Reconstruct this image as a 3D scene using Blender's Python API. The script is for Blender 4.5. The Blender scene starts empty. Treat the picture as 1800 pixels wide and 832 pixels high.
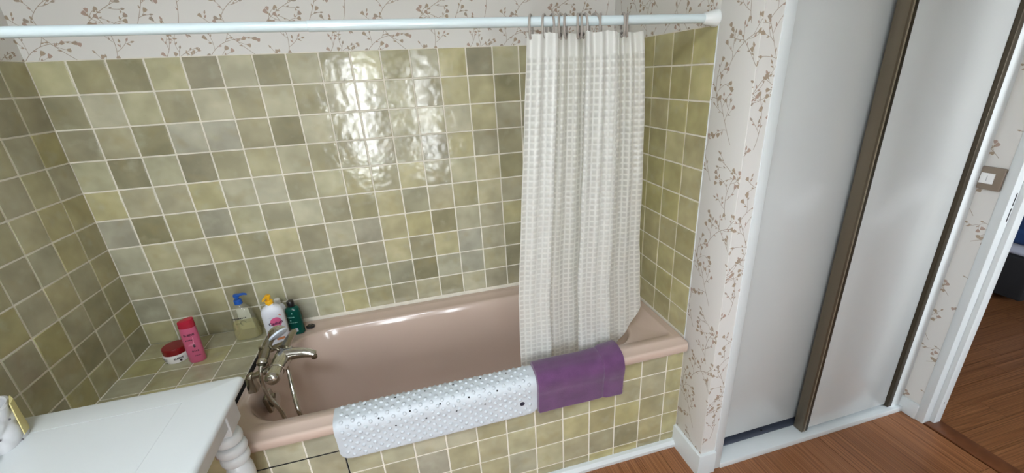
import bpy, bmesh, math, random
import numpy as np
from mathutils import Vector, Matrix, Euler
PI = math.pi
SC = bpy.context.scene
COL = SC.collection

# ------------------------------------------------------------------ camera
cam_d = bpy.data.cameras.new('camera'); cam = bpy.data.objects.new('camera', cam_d); COL.objects.link(cam)
cam_d.sensor_fit = 'HORIZONTAL'; cam_d.sensor_width = 36.0
cam_d.lens = 743.03 * 36.0 / 1800.0
cam_d.shift_x = -23.461 / 1800.0
cam_d.shift_y = 6.28 / 1800.0
cam_d.clip_start = 0.02
CR = Matrix(((0.96123468, 0.14119657, -0.23683626), (-0.27190125, 0.34272001, -0.89922895), (-0.04579951, 0.92876613, 0.36782589)))
cam.matrix_world = Matrix.Translation((1.15051, -1.864855, 1.53235)) @ CR.to_4x4()
SC.camera = cam

# ------------------------------------------------------------------ daylight, exposure
SKY = 42.0
w = bpy.data.worlds.new('daylight'); SC.world = w; w.use_nodes = True
nt = w.node_tree; nt.nodes.clear()
wo = nt.nodes.new('ShaderNodeOutputWorld'); bg = nt.nodes.new('ShaderNodeBackground')
tc = nt.nodes.new('ShaderNodeTexCoord'); sp = nt.nodes.new('ShaderNodeSeparateXYZ'); rp = nt.nodes.new('ShaderNodeValToRGB')
nt.links.new(tc.outputs['Generated'], sp.inputs[0]); nt.links.new(sp.outputs['Z'], rp.inputs[0])
rp.color_ramp.elements[0].position = 0.0; rp.color_ramp.elements[0].color = (0.86, 0.90, 0.93, 1)
rp.color_ramp.elements[1].position = 0.6; rp.color_ramp.elements[1].color = (0.80, 0.89, 0.97, 1)
nt.links.new(rp.outputs[0], bg.inputs[0]); bg.inputs[1].default_value = SKY
nt.links.new(bg.outputs[0], wo.inputs[0])
SC.view_settings.view_transform = 'Standard'; SC.view_settings.look = 'None'
SC.view_settings.exposure = 0.0; SC.view_settings.gamma = 1.0
try: SC.view_settings.use_curve_mapping = False
except Exception: pass
SC.cycles.max_bounces = 10; SC.cycles.diffuse_bounces = 5; SC.cycles.transparent_max_bounces = 24
SC.cycles.sample_clamp_indirect = 8.0
SC.cycles.caustics_reflective = False; SC.cycles.caustics_refractive = False
# window openings in the wall behind the camera: (x0, x1, z0, z1)
YW = -3.0
WINS = [(0.60, 0.87, 0.52, 1.72), (1.29, 1.46, 0.52, 1.72)]
FILL_ROOF = (0.30, 1.20, -2.70, -2.05)   # unseen skylight added for soft fill light from above: x0, x1, y0, y1
FILL_BWIN = (3.55, 4.15, 1.0, 1.9)        # unseen bedroom opening, added to brighten the floor past the doorway
for (a, b, c, d) in WINS:
    L = bpy.data.lights.new('window_portal', 'AREA'); L.shape = 'RECTANGLE'; L.size = b - a; L.size_y = d - c
    L.cycles.is_portal = True
    o = bpy.data.objects.new('window_portal', L); COL.objects.link(o)
    o.location = ((a + b) / 2, YW - 0.11, (c + d) / 2); o.rotation_euler = (PI / 2, 0, 0)

for nm, loc, rot, sx, sy in (('fill_roof_portal', ((FILL_ROOF[0] + FILL_ROOF[1]) / 2, (FILL_ROOF[2] + FILL_ROOF[3]) / 2, 2.62), (0, 0, 0), FILL_ROOF[1] - FILL_ROOF[0], FILL_ROOF[3] - FILL_ROOF[2]),
                             ('fill_bedroom_portal', ((FILL_BWIN[0] + FILL_BWIN[1]) / 2, -3.32, (FILL_BWIN[2] + FILL_BWIN[3]) / 2), (PI / 2, 0, 0), FILL_BWIN[1] - FILL_BWIN[0], FILL_BWIN[3] - FILL_BWIN[2])):
    L = bpy.data.lights.new(nm, 'AREA'); L.shape = 'RECTANGLE'; L.size = sx; L.size_y = sy; L.cycles.is_portal = True  # portals for the added skylight and the added bedroom opening
    o = bpy.data.objects.new(nm, L); COL.objects.link(o); o.location = loc; o.rotation_euler = rot

# ------------------------------------------------------------------ materials
MATS = {}
def srgb(r, g, b):
    f = lambda c: (c / 255 / 12.92) if c / 255 <= 0.04045 else ((c / 255 + 0.055) / 1.055) ** 2.4
    return (f(r), f(g), f(b), 1.0)
def mat(name, col=None, rough=0.5, metal=0.0, spec=0.5, coat=0.0, noise=0.0, nscale=40.0, bump=0.0, bscale=60.0, sheen=0.0, sss=0.0):
    if name in MATS: return MATS[name]
    m = bpy.data.materials.new(name); m.use_nodes = True; n = m.node_tree
    p = n.nodes['Principled BSDF']
    p.inputs['Base Color'].default_value = col
    p.inputs['Roughness'].default_value = rough; p.inputs['Metallic'].default_value = metal
    p.inputs['Specular IOR Level'].default_value = spec; p.inputs['Coat Weight'].default_value = coat
    p.inputs['Coat Roughness'].default_value = 0.08
    if sheen: p.inputs['Sheen Weight'].default_value = sheen
    t = n.nodes.new('ShaderNodeTexCoord')
    if noise:
        nz = n.nodes.new('ShaderNodeTexNoise'); nz.inputs['Scale'].default_value = nscale; nz.inputs['Detail'].default_value = 4
        n.links.new(t.outputs['Object'], nz.inputs['Vector'])
        mx = n.nodes.new('ShaderNodeMix'); mx.data_type = 'RGBA'; mx.blend_type = 'MULTIPLY'; mx.inputs['Factor'].default_value = 1.0
        mr = n.nodes.new('ShaderNodeMapRange'); mr.inputs['From Min'].default_value = 0.3; mr.inputs['From Max'].default_value = 0.7
        mr.inputs['To Min'].default_value = 1 - noise; mr.inputs['To Max'].default_value = 1 + noise * 0.3
        n.links.new(nz.outputs['Fac'], mr.inputs['Value'])
        mx.inputs['A'].default_value = col; n.links.new(mr.outputs[0], mx.inputs['B']); n.links.new(mx.outputs['Result'], p.inputs['Base Color'])
    if bump:
        nb = n.nodes.new('ShaderNodeTexNoise'); nb.inputs['Scale'].default_value = bscale; nb.inputs['Detail'].default_value = 3
        n.links.new(t.outputs['Object'], nb.inputs['Vector'])
        b = n.nodes.new('ShaderNodeBump'); b.inputs['Strength'].default_value = bump; b.inputs['Distance'].default_value = 0.002
        n.links.new(nb.outputs['Fac'], b.inputs['Height']); n.links.new(b.outputs[0], p.inputs['Normal'])
    MATS[name] = m; return m

def tile_material():
    m = bpy.data.materials.new('glazed_tile'); m.use_nodes = True; n = m.node_tree; p = n.nodes['Principled BSDF']; L = n.links
    oi = n.nodes.new('ShaderNodeObjectInfo'); t = n.nodes.new('ShaderNodeTexCoord')
    vm = n.nodes.new('ShaderNodeVectorMath'); vm.operation = 'ADD'
    sc = n.nodes.new('ShaderNodeVectorMath'); sc.operation = 'SCALE'; sc.inputs['Scale'].default_value = 37.0
    cmb = n.nodes.new('ShaderNodeCombineXYZ'); L.new(oi.outputs['Random'], cmb.inputs[0]); L.new(oi.outputs['Random'], cmb.inputs[1])
    L.new(cmb.outputs[0], sc.inputs[0]); L.new(t.outputs['Object'], vm.inputs[0]); L.new(sc.outputs[0], vm.inputs[1])
    def noise(s, d=3, r=0.5):
        z = n.nodes.new('ShaderNodeTexNoise'); z.inputs['Scale'].default_value = s; z.inputs['Detail'].default_value = d
        z.inputs['Roughness'].default_value = r; L.new(vm.outputs[0], z.inputs['Vector']); return z.outputs['Fac']
    def rng(sock, a, b, c, d):
        r = n.nodes.new('ShaderNodeMapRange'); L.new(sock, r.inputs['Value'])
        for k, v in zip(('From Min', 'From Max', 'To Min', 'To Max'), (a, b, c, d)): r.inputs[k].default_value = v
        return r.outputs[0]
    def mix(mode, fac, A, B):
        x = n.nodes.new('ShaderNodeMix'); x.data_type = 'RGBA'; x.blend_type = mode
        if isinstance(fac, float): x.inputs['Factor'].default_value = fac
        else: L.new(fac, x.inputs['Factor'])
        for s, v in (('A', A), ('B', B)):
            if isinstance(v, tuple): x.inputs[s].default_value = v
            else: L.new(v, x.inputs[s])
        return x.outputs['Result']
    c = mix('MULTIPLY', 1.0, oi.outputs['Color'], rng(noise(11, 2), .35, .7, .86, 1.14))
    c = mix('MIX', rng(noise(16, 3), .56, .74, 0.0, .45), c, srgb(176, 174, 150))
    c = mix('MIX', rng(noise(14, 2), .55, .8, 0.0, .30), c, srgb(150, 132, 78))
    c = mix('MIX', rng(noise(520, 2, .7), .66, .72, 0.0, .38), c, srgb(84, 76, 52))
    L.new(c, p.inputs['Base Color'])
    p.inputs['Specular IOR Level'].default_value = 0.52
    L.new(rng(noise(60, 2), .3, .7, .07, .19), p.inputs['Roughness'])
    b = n.nodes.new('ShaderNodeBump'); b.inputs['Strength'].default_value = 0.5; b.inputs['Distance'].default_value = 0.0022; L.new(noise(26, 1), b.inputs['Height'])
    b2 = n.nodes.new('ShaderNodeBump'); b2.inputs['Strength'].default_value = 0.25; b2.inputs['Distance'].default_value = 0.0004
    L.new(noise(260, 3), b2.inputs['Height']); L.new(b.outputs[0], b2.inputs['Normal']); L.new(b2.outputs[0], p.inputs['Normal'])
    return m
TILE = tile_material()
TC0 = {'L': (172, 167, 138), 'Y': (176, 167, 128), 'M': (160, 153, 124), 'D': (143, 136, 108), 'X': (130, 123, 98), 'G': (150, 146, 126), 'g': (166, 163, 142),
      'O': (172, 163, 112), 'o': (162, 152, 106)}
TC = {k: tuple(min(.74 * (c_ * .90 + .10 * g_ + 7) + .26 * m_, 235) for c_, g_, m_ in zip(v, (sum(v) / 3, sum(v) / 3 + 5, sum(v) / 3 - 8), (168, 162, 130))) for k, v in TC0.items()}
GROUT = mat('grout', srgb(224, 218, 203), .85, noise=.12, nscale=30)
PAINT = mat('white_paint', srgb(214, 219, 220), .35, noise=.03, nscale=6)
CEIL = mat('ceiling_paint', srgb(235, 235, 232), .9)
PLAIN = mat('plain_wall_paint', srgb(224, 219, 214), .9)

# wallpaper print: a seamless sprig drawing made here, half a millimetre per pixel
def wallpaper_image():
    W, H = 1056, 1120
    rs = random.Random(11)
    base = np.array([0.845, 0.835, 0.82]); img = np.ones((H, W, 3), np.float32) * base.astype(np.float32)
    def blend(cx, cy, R, mask_fn, col, a):
        x0, y0 = int(cx - R - 1), int(cy - R - 1); n = int(2 * R + 3)
        ys, xs = np.mgrid[y0:y0 + n, x0:x0 + n]
        m = np.clip(mask_fn(xs - cx, ys - cy), 0, 1) * a
        iy, ix = ys % H, xs % W
        img[iy, ix] = img[iy, ix] * (1 - m[..., None]) + np.array(col, np.float32) * m[..., None]
    stemc = (0.60, 0.54, 0.48)
    def dot(x, y, r, col, a=0.8): blend(x, y, r + 1, lambda dx, dy: r + .5 - np.hypot(dx, dy), col, a)
    def leaf(x, y, ang, ln, wd, col, flower=False):
        ca, sa = math.cos(ang), math.sin(ang); cx, cy = x + ca * ln / 2, y + sa * ln / 2
        def f(dx, dy):
            u = (dx * ca + dy * sa) / (ln / 2); v = (-dx * sa + dy * ca)
            hw = wd * .5 * np.sqrt(np.clip(1 - u * u, 0, 1)) * (1 + .45 * (u if flower else -u))
            if flower: hw = hw * np.where(u > .45, 1 + .25 * np.cos(v * .55), 1)
            return (hw - np.abs(v) + .5) * (np.abs(u) < 1)
        blend(cx, cy, ln * .75, f, col, .95)
    def tint(): 
        k = rs.random()
        if k < .55: return (0.625, 0.555, 0.475)
        if k < .8: return (0.655, 0.56, 0.505)
        return (0.60, 0.545, 0.49)
    def twig(x, y, ang, ln, depth, rad):
        bend = rs.uniform(-.006, .006) * (1 if depth > 1 else 2); n = int(ln / 1.2)
        side = rs.choice((-1, 1)); nxt = ln * rs.uniform(.22, .34)
        for i in range(n):
            x += math.cos(ang) * 1.2; y += math.sin(ang) * 1.2; ang += bend
            dot(x, y, rad, stemc, .7)
            s = i * 1.2
            if s > nxt:
                if depth > 0 and rs.random() < (.75 if depth > 1 else .45):
                    twig(x, y, ang + side * rs.uniform(.5, .95), ln * rs.uniform(.28, .48), depth - 1, max(rad * .8, .8))
                else:
                    leaf(x, y, ang + side * rs.uniform(.5, .9), rs.uniform(16, 25), rs.uniform(7, 10), tint())
                side = -side; nxt = s + rs.uniform(34, 62)
        if rs.random() < .5: leaf(x, y, ang, rs.uniform(26, 34), rs.uniform(19, 25), tint(), True)
        else: leaf(x, y, ang, rs.uniform(20, 26), rs.uniform(9, 13), tint())
    for j in range(5):
        for i in range(4):
            x = (i + (.5 if j % 2 else 0) + rs.uniform(-.12, .12)) * W / 4; y = (j + rs.uniform(-.15, .15)) * H / 5
            a = PI / 2 + rs.choice((-1, 1)) * rs.uniform(.25, 1.0)
            twig(x, y, a, rs.uniform(230, 330), 2, 1.7)
    im = bpy.data.images.new('wallpaper_print', W, H, alpha=False)
    out = np.ones((H, W, 4), np.float32); out[..., :3] = img
    im.pixels.foreach_set(out.ravel()); im.update(); im.pack()
    return im
WPI = wallpaper_image()
def wallpaper(name, axis):
    m = bpy.data.materials.new(name); m.use_nodes = True; n = m.node_tree; p = n.nodes['Principled BSDF']; L = n.links
    t = n.nodes.new('ShaderNodeTexCoord'); s = n.nodes.new('ShaderNodeSeparateXYZ'); c = n.nodes.new('ShaderNodeCombineXYZ')
    L.new(t.outputs['Object'], s.inputs[0])
    def mul(sock, k, add=0.0):
        a = n.nodes.new('ShaderNodeMath'); a.operation = 'MULTIPLY_ADD'; L.new(sock, a.inputs[0]); a.inputs[1].default_value = k; a.inputs[2].default_value = add; return a.outputs[0]
    L.new(mul(s.outputs['XYZ'.index(axis)], 1 / .528, .13), c.inputs[0]); L.new(mul(s.outputs[2], 1 / .56, .3), c.inputs[1])
    i = n.nodes.new('ShaderNodeTexImage'); i.image = WPI; i.extension = 'REPEAT'; L.new(c.outputs[0], i.inputs[0])
    L.new(i.outputs[0], p.inputs['Base Color']); p.inputs['Roughness'].default_value = .6
    return m
WPX = wallpaper('floral_wallpaper_across', 'X'); WPY = wallpaper('floral_wallpaper_along', 'Y')

def wood_material(name, c1, c2, c3, along):
    m = bpy.data.materials.new(name); m.use_nodes = True; n = m.node_tree; p = n.nodes['Principled BSDF']; L = n.links
    t = n.nodes.new('ShaderNodeTexCoord'); oi = n.nodes.new('ShaderNodeObjectInfo')
    mp = n.nodes.new('ShaderNodeMapping'); L.new(t.outputs['Object'], mp.inputs[0])
    mp.inputs['Scale'].default_value = (34, 1.8, 34) if along == 'Y' else (1.8, 34, 34)
    ad = n.nodes.new('ShaderNodeVectorMath'); ad.operation = 'ADD'; sc = n.nodes.new('ShaderNodeVectorMath'); sc.operation = 'SCALE'; sc.inputs['Scale'].default_value = 91
    cb = n.nodes.new('ShaderNodeCombineXYZ')
    for k in range(3): L.new(oi.outputs['Random'], cb.inputs[k])
    L.new(cb.outputs[0], sc.inputs[0]); L.new(mp.outputs[0], ad.inputs[0]); L.new(sc.outputs[0], ad.inputs[1])
    nz = n.nodes.new('ShaderNodeTexNoise'); nz.inputs['Scale'].default_value = 1.0; nz.inputs['Detail'].default_value = 5; L.new(ad.outputs[0], nz.inputs['Vector'])
    r = n.nodes.new('ShaderNodeValToRGB'); L.new(nz.outputs['Fac'], r.inputs[0])
    e = r.color_ramp.elements; e[0].position = .33; e[0].color = c1; e[1].position = .7; e[1].color = c3; x = e.new(.5); x.color = c2
    # strips of bamboo within a board
    sx = n.nodes.new('ShaderNodeSeparateXYZ'); L.new(t.outputs['Object'], sx.inputs[0])
    a = n.nodes.new('ShaderNodeMath'); a.operation = 'MULTIPLY_ADD'; L.new(sx.outputs[0 if along == 'Y' else 1], a.inputs[0]); a.inputs[1].default_value = 50; L.new(oi.outputs['Random'], a.inputs[2])
    fl = n.nodes.new('ShaderNodeMath'); fl.operation = 'FLOOR'; L.new(a.outputs[0], fl.inputs[0])
    wn = n.nodes.new('ShaderNodeTexWhiteNoise'); cc = n.nodes.new('ShaderNodeCombineXYZ'); L.new(fl.outputs[0], cc.inputs[0]); L.new(oi.outputs['Random'], cc.inputs[1])
    L.new(cc.outputs[0], wn.inputs['Vector'])
    mr = n.nodes.new('ShaderNodeMapRange'); L.new(wn.outputs['Value'], mr.inputs['Value']); mr.inputs['To Min'].default_value = .78; mr.inputs['To Max'].default_value = 1.15
    mx = n.nodes.new('ShaderNodeMix'); mx.data_type = 'RGBA'; mx.blend_type = 'MULTIPLY'; mx.inputs['Factor'].default_value = 1
    L.new(r.outputs[0], mx.inputs['A']); L.new(mr.outputs[0], mx.inputs['B']); L.new(mx.outputs['Result'], p.inputs['Base Color'])
    p.inputs['Roughness'].default_value = .38
    return m
WOODY = wood_material('bamboo_board_lengthways', srgb(112, 68, 40), srgb(142, 92, 58), srgb(162, 112, 74), 'Y')
WOODX = wood_material('bamboo_board_crossways', srgb(100, 62, 36), srgb(132, 86, 54), srgb(152, 106, 70), 'X')

# ------------------------------------------------------------------ helpers
def finish(name, me, m, parent=None, smooth=True, angle=35, recalc=True):
    if recalc:
        b = bmesh.new(); b.from_mesh(me); bmesh.ops.recalc_face_normals(b, faces=b.faces); b.to_mesh(me); b.free()
    if m is not None: me.materials.append(m)
    if smooth:
        me.shade_smooth(); me.set_sharp_from_angle(angle=math.radians(angle))
    o = bpy.data.objects.new(name, me); COL.objects.link(o)
    if parent is not None: o.parent = parent
    return o
def from_py(name, V, F, m, parent=None, **k):
    me = bpy.data.meshes.new(name); me.from_pydata([tuple(v) for v in V], [], F); me.update()
    return finish(name, me, m, parent, **k)
def bm_obj(name, bm, m, parent=None, **k):
    me = bpy.data.meshes.new(name); bm.to_mesh(me); bm.free(); return finish(name, me, m, parent, **k)
def add_box(bm, x0, x1, y0, y1, z0, z1, bev=0.0, seg=2):
    r = bmesh.ops.create_cube(bm, size=1.0)['verts']
    for v in r: v.co = Vector(((x0 + x1) / 2 + v.co.x * (x1 - x0), (y0 + y1) / 2 + v.co.y * (y1 - y0), (z0 + z1) / 2 + v.co.z * (z1 - z0)))
    if bev > 0:
        es = list({e for v in r for e in v.link_edges})
        bmesh.ops.bevel(bm, geom=es, offset=bev, segments=seg, profile=.5, affect='EDGES')
def box(name, x0, x1, y0, y1, z0, z1, m, parent=None, bev=0.0, seg=2):
    bm = bmesh.new(); add_box(bm, x0, x1, y0, y1, z0, z1, bev, seg); return bm_obj(name, bm, m, parent)
def add_loft(V, F, rings, cap0=True, cap1=True, closed=True):
    b = len(V); n = len(rings[0])
    for r in rings: V.extend([tuple(p) for p in r])
    for i in range(len(rings) - 1):
        for j in range(n if closed else n - 1):
            k = (j + 1) % n
            F.append((b + i * n + j, b + i * n + k, b + (i + 1) * n + k, b + (i + 1) * n + j))
    if cap0: F.append(tuple(b + j for j in range(n))[::-1])
    if cap1: F.append(tuple(b + (len(rings) - 1) * n + j for j in range(n)))
def loft(name, rings, m, parent=None, cap0=True, cap1=True, closed=True, **k):
    V, F = [], []; add_loft(V, F, rings, cap0, cap1, closed); return from_py(name, V, F, m, parent, **k)
def ell(a, b, z, n=32, cx=0, cy=0, e=2.0):
    out = []
    for i in range(n):
        t = 2 * PI * i / n; c, s = math.cos(t), math.sin(t)
        out.append((cx + a * math.copysign(abs(c) ** (2 / e), c), cy + b * math.copysign(abs(s) ** (2 / e), s), z))
    return out
def lathe(name, prof, m, parent=None, n=32, **k):
    return loft(name, [ell(max(r, 1e-5), max(r, 1e-5), z, n) for r, z in prof], m, parent, **k)
def spline(pts, per=8):
    P = [Vector(p) for p in pts]; P = [2 * P[0] - P[1]] + P + [2 * P[-1] - P[-2]]; out = []
    for i in range(1, len(P) - 2):
        for k in range(per):
            t = k / per; a, b, c, d = P[i - 1:i + 3]
            out.append(.5 * ((2 * b) + (c - a) * t + (2 * a - 5 * b + 4 * c - d) * t * t + (3 * b - a - 3 * c + d) * t ** 3))
    out.append(P[-2]); return out
def add_tube(V, F, pts, rad, n=12, sx=1.0, up=None, caps=True):
    pts = [Vector(p) for p in pts]; N = len(pts)
    R = rad if isinstance(rad, (list, tuple)) else [rad] * N
    rings = []; prev = None
    for i, p in enumerate(pts):
        t = (pts[min(i + 1, N - 1)] - pts[max(i - 1, 0)]).normalized()
        if prev is None:
            u = Vector(up) if up is not None else (Vector((0, 0, 1)) if abs(t.z) < .9 else Vector((1, 0, 0)))
            nrm = (u - t * u.dot(t)).normalized()
        else: nrm = (prev - t * prev.dot(t)).normalized()
        prev = nrm; bi = t.cross(nrm)
        rings.append([p + (nrm * math.cos(2 * PI * j / n) + bi * (math.sin(2 * PI * j / n) * sx)) * R[i] for j in range(n)])
    add_loft(V, F, rings, caps, caps)
def tube(name, pts, rad, m, parent=None, n=12, sx=1.0, up=None, **k):
    V, F = [], []; add_tube(V, F, pts, rad, n, sx, up); return from_py(name, V, F, m, parent, **k)
def thing(name, label, cat, loc=(0, 0, 0), rz=0.0, group=None):
    o = bpy.data.objects.new(name, None); COL.objects.link(o); o.location = loc; o.rotation_euler = (0, 0, rz)
    o.empty_display_size = .05
    return tag(o, label, cat, group)
def tag(o, label, cat, group=None):
    o['label'] = label; o['category'] = cat
    if group: o['group'] = group
    return o
def struct(o): o['kind'] = 'structure'; return o
def copy_tree(o, parent=None):
    c = o.copy(); COL.objects.link(c); c.parent = parent
    for ch in list(o.children): copy_tree(ch, c)
    return c

# ------------------------------------------------------------------ key numbers
W = 2.089; D = 0.6805; P = 0.11; TOP = 1.64; LZ = 0.551; TT = 0.006; G = 0.0054; GF = 0.0002; TB = 0.0046
YF = -0.83; X2 = 3.18; H = 2.5
rnd = random.Random(5)

# ------------------------------------------------------------------ tiles
_tm = None
def tile_mesh():
    global _tm
    if _tm: return _tm
    bm = bmesh.new(); add_box(bm, -.5, .5, -.5, .5, 0, 1)
    for v in bm.verts: v.co = Vector((v.co.x * P, v.co.y * P, v.co.z * TT))
    top = [v for v in bm.verts if v.co.z > TT / 2]
    es = [e for e in bm.edges if all(v in top for v in e.verts)] + [e for e in bm.edges if abs(e.verts[0].co.z - e.verts[1].co.z) > TT / 2]
    bmesh.ops.bevel(bm, geom=es, offset=.0016, segments=2, profile=.5, affect='EDGES')
    me = bpy.data.meshes.new('tile'); bm.to_mesh(me); bm.free(); me.materials.append(TILE)
    me.shade_smooth(); me.set_sharp_from_angle(angle=math.radians(20)); _tm = me; return me
def tile(parent, c, size, normal, code):
    """c centre of the face on the wall plane, size (su, sv), normal: 'y-' 'x+' 'x-' 'z+'"""
    o = bpy.data.objects.new('tile', tile_mesh()); COL.objects.link(o); o.parent = parent
    rot = {'y-': Euler((PI / 2, 0, 0)), 'x+': Euler((PI / 2, 0, PI / 2)), 'x-': Euler((PI / 2, 0, -PI / 2)), 'z+': Euler((0, 0, 0))}[normal].to_matrix()
    tilt = Euler((rnd.gauss(0, .0035), rnd.gauss(0, .0035), rnd.gauss(0, .003))).to_matrix()
    m = rot @ tilt @ Matrix.Diagonal((max(size[0] - G, .004) / P, max(size[1] - G, .004) / P, 1.0 + rnd.uniform(0, .12)))
    o.matrix_local = Matrix.Translation(c) @ m.to_4x4()
    r, g, b = TC[code]; k = rnd.uniform(.95, 1.05); q = rnd.uniform(.96, 1.04)
    cc = srgb(min(r * k, 255), min(g * k, 255), min(b * k * q, 255)); o.color = cc
    return o

# ------------------------------------------------------------------ room shell
BX = [0, -.028, -.037, -.05, -.04, -.026, -.022, -.02, -.016, -.01, -.013, -.011, -.01, 0, -.004, .013, 0, 0, 0, -.01]
BZ = [0, .014, 0, .002, -.001, -.001, -.015, -.028, -.036, -.029, 0]
colx = [(k + BX[k]) * P for k in range(20)]; colx[19] = W
rowz = [TOP + (-k + BZ[k]) * P for k in range(11)]; rowz[10] = LZ - .006
ROWS = ['LDDLDLDLDLDLYDLMOO', 'DLLDLDLDMLLDYYXDOO', 'DMDggDXLMDLMLYMDOo', 'gXgXMMLMDMLDYMDDoO', 'YMMYLLDLYMYMLYDMOO',
        'GXMGLMLDDYGYMYMDoO', 'gMMYMYDLGYYDLMYDOo', 'MGXMLMgDMYDYgMDDOO', 'GMYDLMMYGGXggMDDoO', 'YMDDMggYDDMMLMDDOO']
wall_back = struct(box('wall_back', -.1, X2 + .1, GF, .1, 0, H, GROUT))
# wallpapered band above the tiles on the back wall
struct(box('wall_back_upper', 0, W, -.001, GF + .001, TOP, H, WPX))
for r in range(10):
    for c in range(19):
        code = ROWS[r][min(c, 17)]
        x0, x1, z1, z0 = colx[c], colx[c + 1], rowz[r], rowz[r + 1]
        tile(wall_back, ((x0 + x1) / 2, TB, (z0 + z1) / 2), (x1 - x0, z1 - z0), 'y-', code)
wall_left = struct(box('wall_left', -.1, -GF, YW, 0, 0, H, GROUT))
struct(box('wall_left_upper', -TT * .62, .001, YW, 0, TOP, H, WPY))
for c in range(9):
    for r in range(15):
        if r > 9 and c < 6: continue
        z1 = TOP - r * P + (BZ[r] * P if r < 10 else 0); z0 = z1 - P if r != 9 or c > 5 else LZ - .006
        if r < 9: z0 = TOP + (-(r + 1) + BZ[r + 1]) * P
        tile(wall_left, (-TB, -(c + .5) * P - .002, (z0 + z1) / 2), (P, max(z1, z0) - min(z1, z0)), 'x+', rnd.choice('MDMDoGMoD'))
struct(box('wall_left_lower', -TT * .62, .001, YW, -9 * P - .004, 0, TOP, PLAIN))
wall_right = struct(box('wall_right', W + GF, 2.155, -D + .01, 0, 0, H, GROUT))
ye = [0, -.12, -.229, -.334, -.451, -.5635, -.6735]
for c in range(6):
    for r in range(10):
        tile(wall_right, (W + TB, (ye[c] + ye[c + 1]) / 2, (rowz[r] + rowz[r + 1]) / 2), (ye[c] - ye[c + 1], rowz[r] - rowz[r + 1]), 'x-', 'OOoOOo'[rnd.randrange(6)])
# wallpapered end of the partition, in front of the bath and above its tiles
struct(box('wall_partition', W, 2.155, -.843, -.675, 0, H, WPY, bev=.003))
struct(box('wall_partition_upper', W - .0005, W + TT * .62, -.675, 0, TOP, H, WPY))
struct(box('wall_partition_end', W + .002, 2.155, -.8445, -.8425, 0, H, WPX))
struct(box('trim_1', W - .0018, W + .001, -.6765, -.6735, .5, TOP + .002, PAINT, bev=.001))
# wardrobe recess closure and wall above
bm = bmesh.new()
add_box(bm, -.1, 3.3, FILL_ROOF[3], .1, H, H + .1); add_box(bm, -.1, 3.3, YW - .1, FILL_ROOF[2], H, H + .1)
add_box(bm, -.1, FILL_ROOF[0], FILL_ROOF[2], FILL_ROOF[3], H, H + .1); add_box(bm, FILL_ROOF[1], 3.3, FILL_ROOF[2], FILL_ROOF[3], H, H + .1)  # ceiling is left open for the added skylight
struct(bm_obj('ceiling', bm, CEIL, smooth=False))
struct(box('wall_above_wardrobe', 2.155, X2, -.84, -.75, 2.2, H, WPX))
struct(box('wall_wardrobe_rear', 2.155, X2, -.2, -.15, 0, H, PLAIN))
# wall on the window side with its openings
bm = bmesh.new()
xs = [-.1] + [v for a in WINS for v in a[:2]] + [3.3]
for i in range(0, len(xs), 2): add_box(bm, xs[i], xs[i + 1], YW - .1, YW, 0, H)
for (a, b, c, d) in WINS:
    add_box(bm, a, b, YW - .1, YW, 0, c); add_box(bm, a, b, YW - .1, YW, d, H)
struct(bm_obj('wall_front', bm, PLAIN, smooth=False))
def pane_material():
    m = bpy.data.materials.new('window_glass'); m.use_nodes = True; n = m.node_tree; n.nodes.clear()
    o = n.nodes.new('ShaderNodeOutputMaterial'); t = n.nodes.new('ShaderNodeBsdfTransparent'); g = n.nodes.new('ShaderNodeBsdfGlossy'); g.inputs['Roughness'].default_value = .02
    x = n.nodes.new('ShaderNodeMixShader'); x.inputs[0].default_value = .06
    n.links.new(t.outputs[0], x.inputs[1]); n.links.new(g.outputs[0], x.inputs[2]); n.links.new(x.outputs[0], o.inputs[0]); return m
GLASS = pane_material()
for i, (a, b, c, d) in enumerate(WINS):
    wn = bpy.data.objects.new('window_%d' % (i + 1), None); COL.objects.link(wn); struct(wn)
    bm = bmesh.new(); f = .03
    add_box(bm, a, a + f, YW - .08, YW - .03, c, d); add_box(bm, b - f, b, YW - .08, YW - .03, c, d)
    add_box(bm, a, b, YW - .08, YW - .03, c, c + f); add_box(bm, a, b, YW - .08, YW - .03, d - f, d)
    bm_obj('frame', bm, PAINT, wn, smooth=False)
    box('pane', a + f, b - f, YW - .057, YW - .053, c + f, d - f, GLASS, wn)
wn = bpy.data.objects.new('window_3', None); COL.objects.link(wn); struct(wn)  # frame and pane of the added skylight, out of view
bm = bmesh.new(); a, b, c, d = FILL_ROOF; f = .05
add_box(bm, a, a + f, c, d, H + .02, H + .07); add_box(bm, b - f, b, c, d, H + .02, H + .07); add_box(bm, a, b, c, c + f, H + .02, H + .07); add_box(bm, a, b, d - f, d, H + .02, H + .07)
bm_obj('frame', bm, PAINT, wn, smooth=False); box('pane', a + f, b - f, c + f, d - f, H + .04, H + .044, GLASS, wn)
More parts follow.
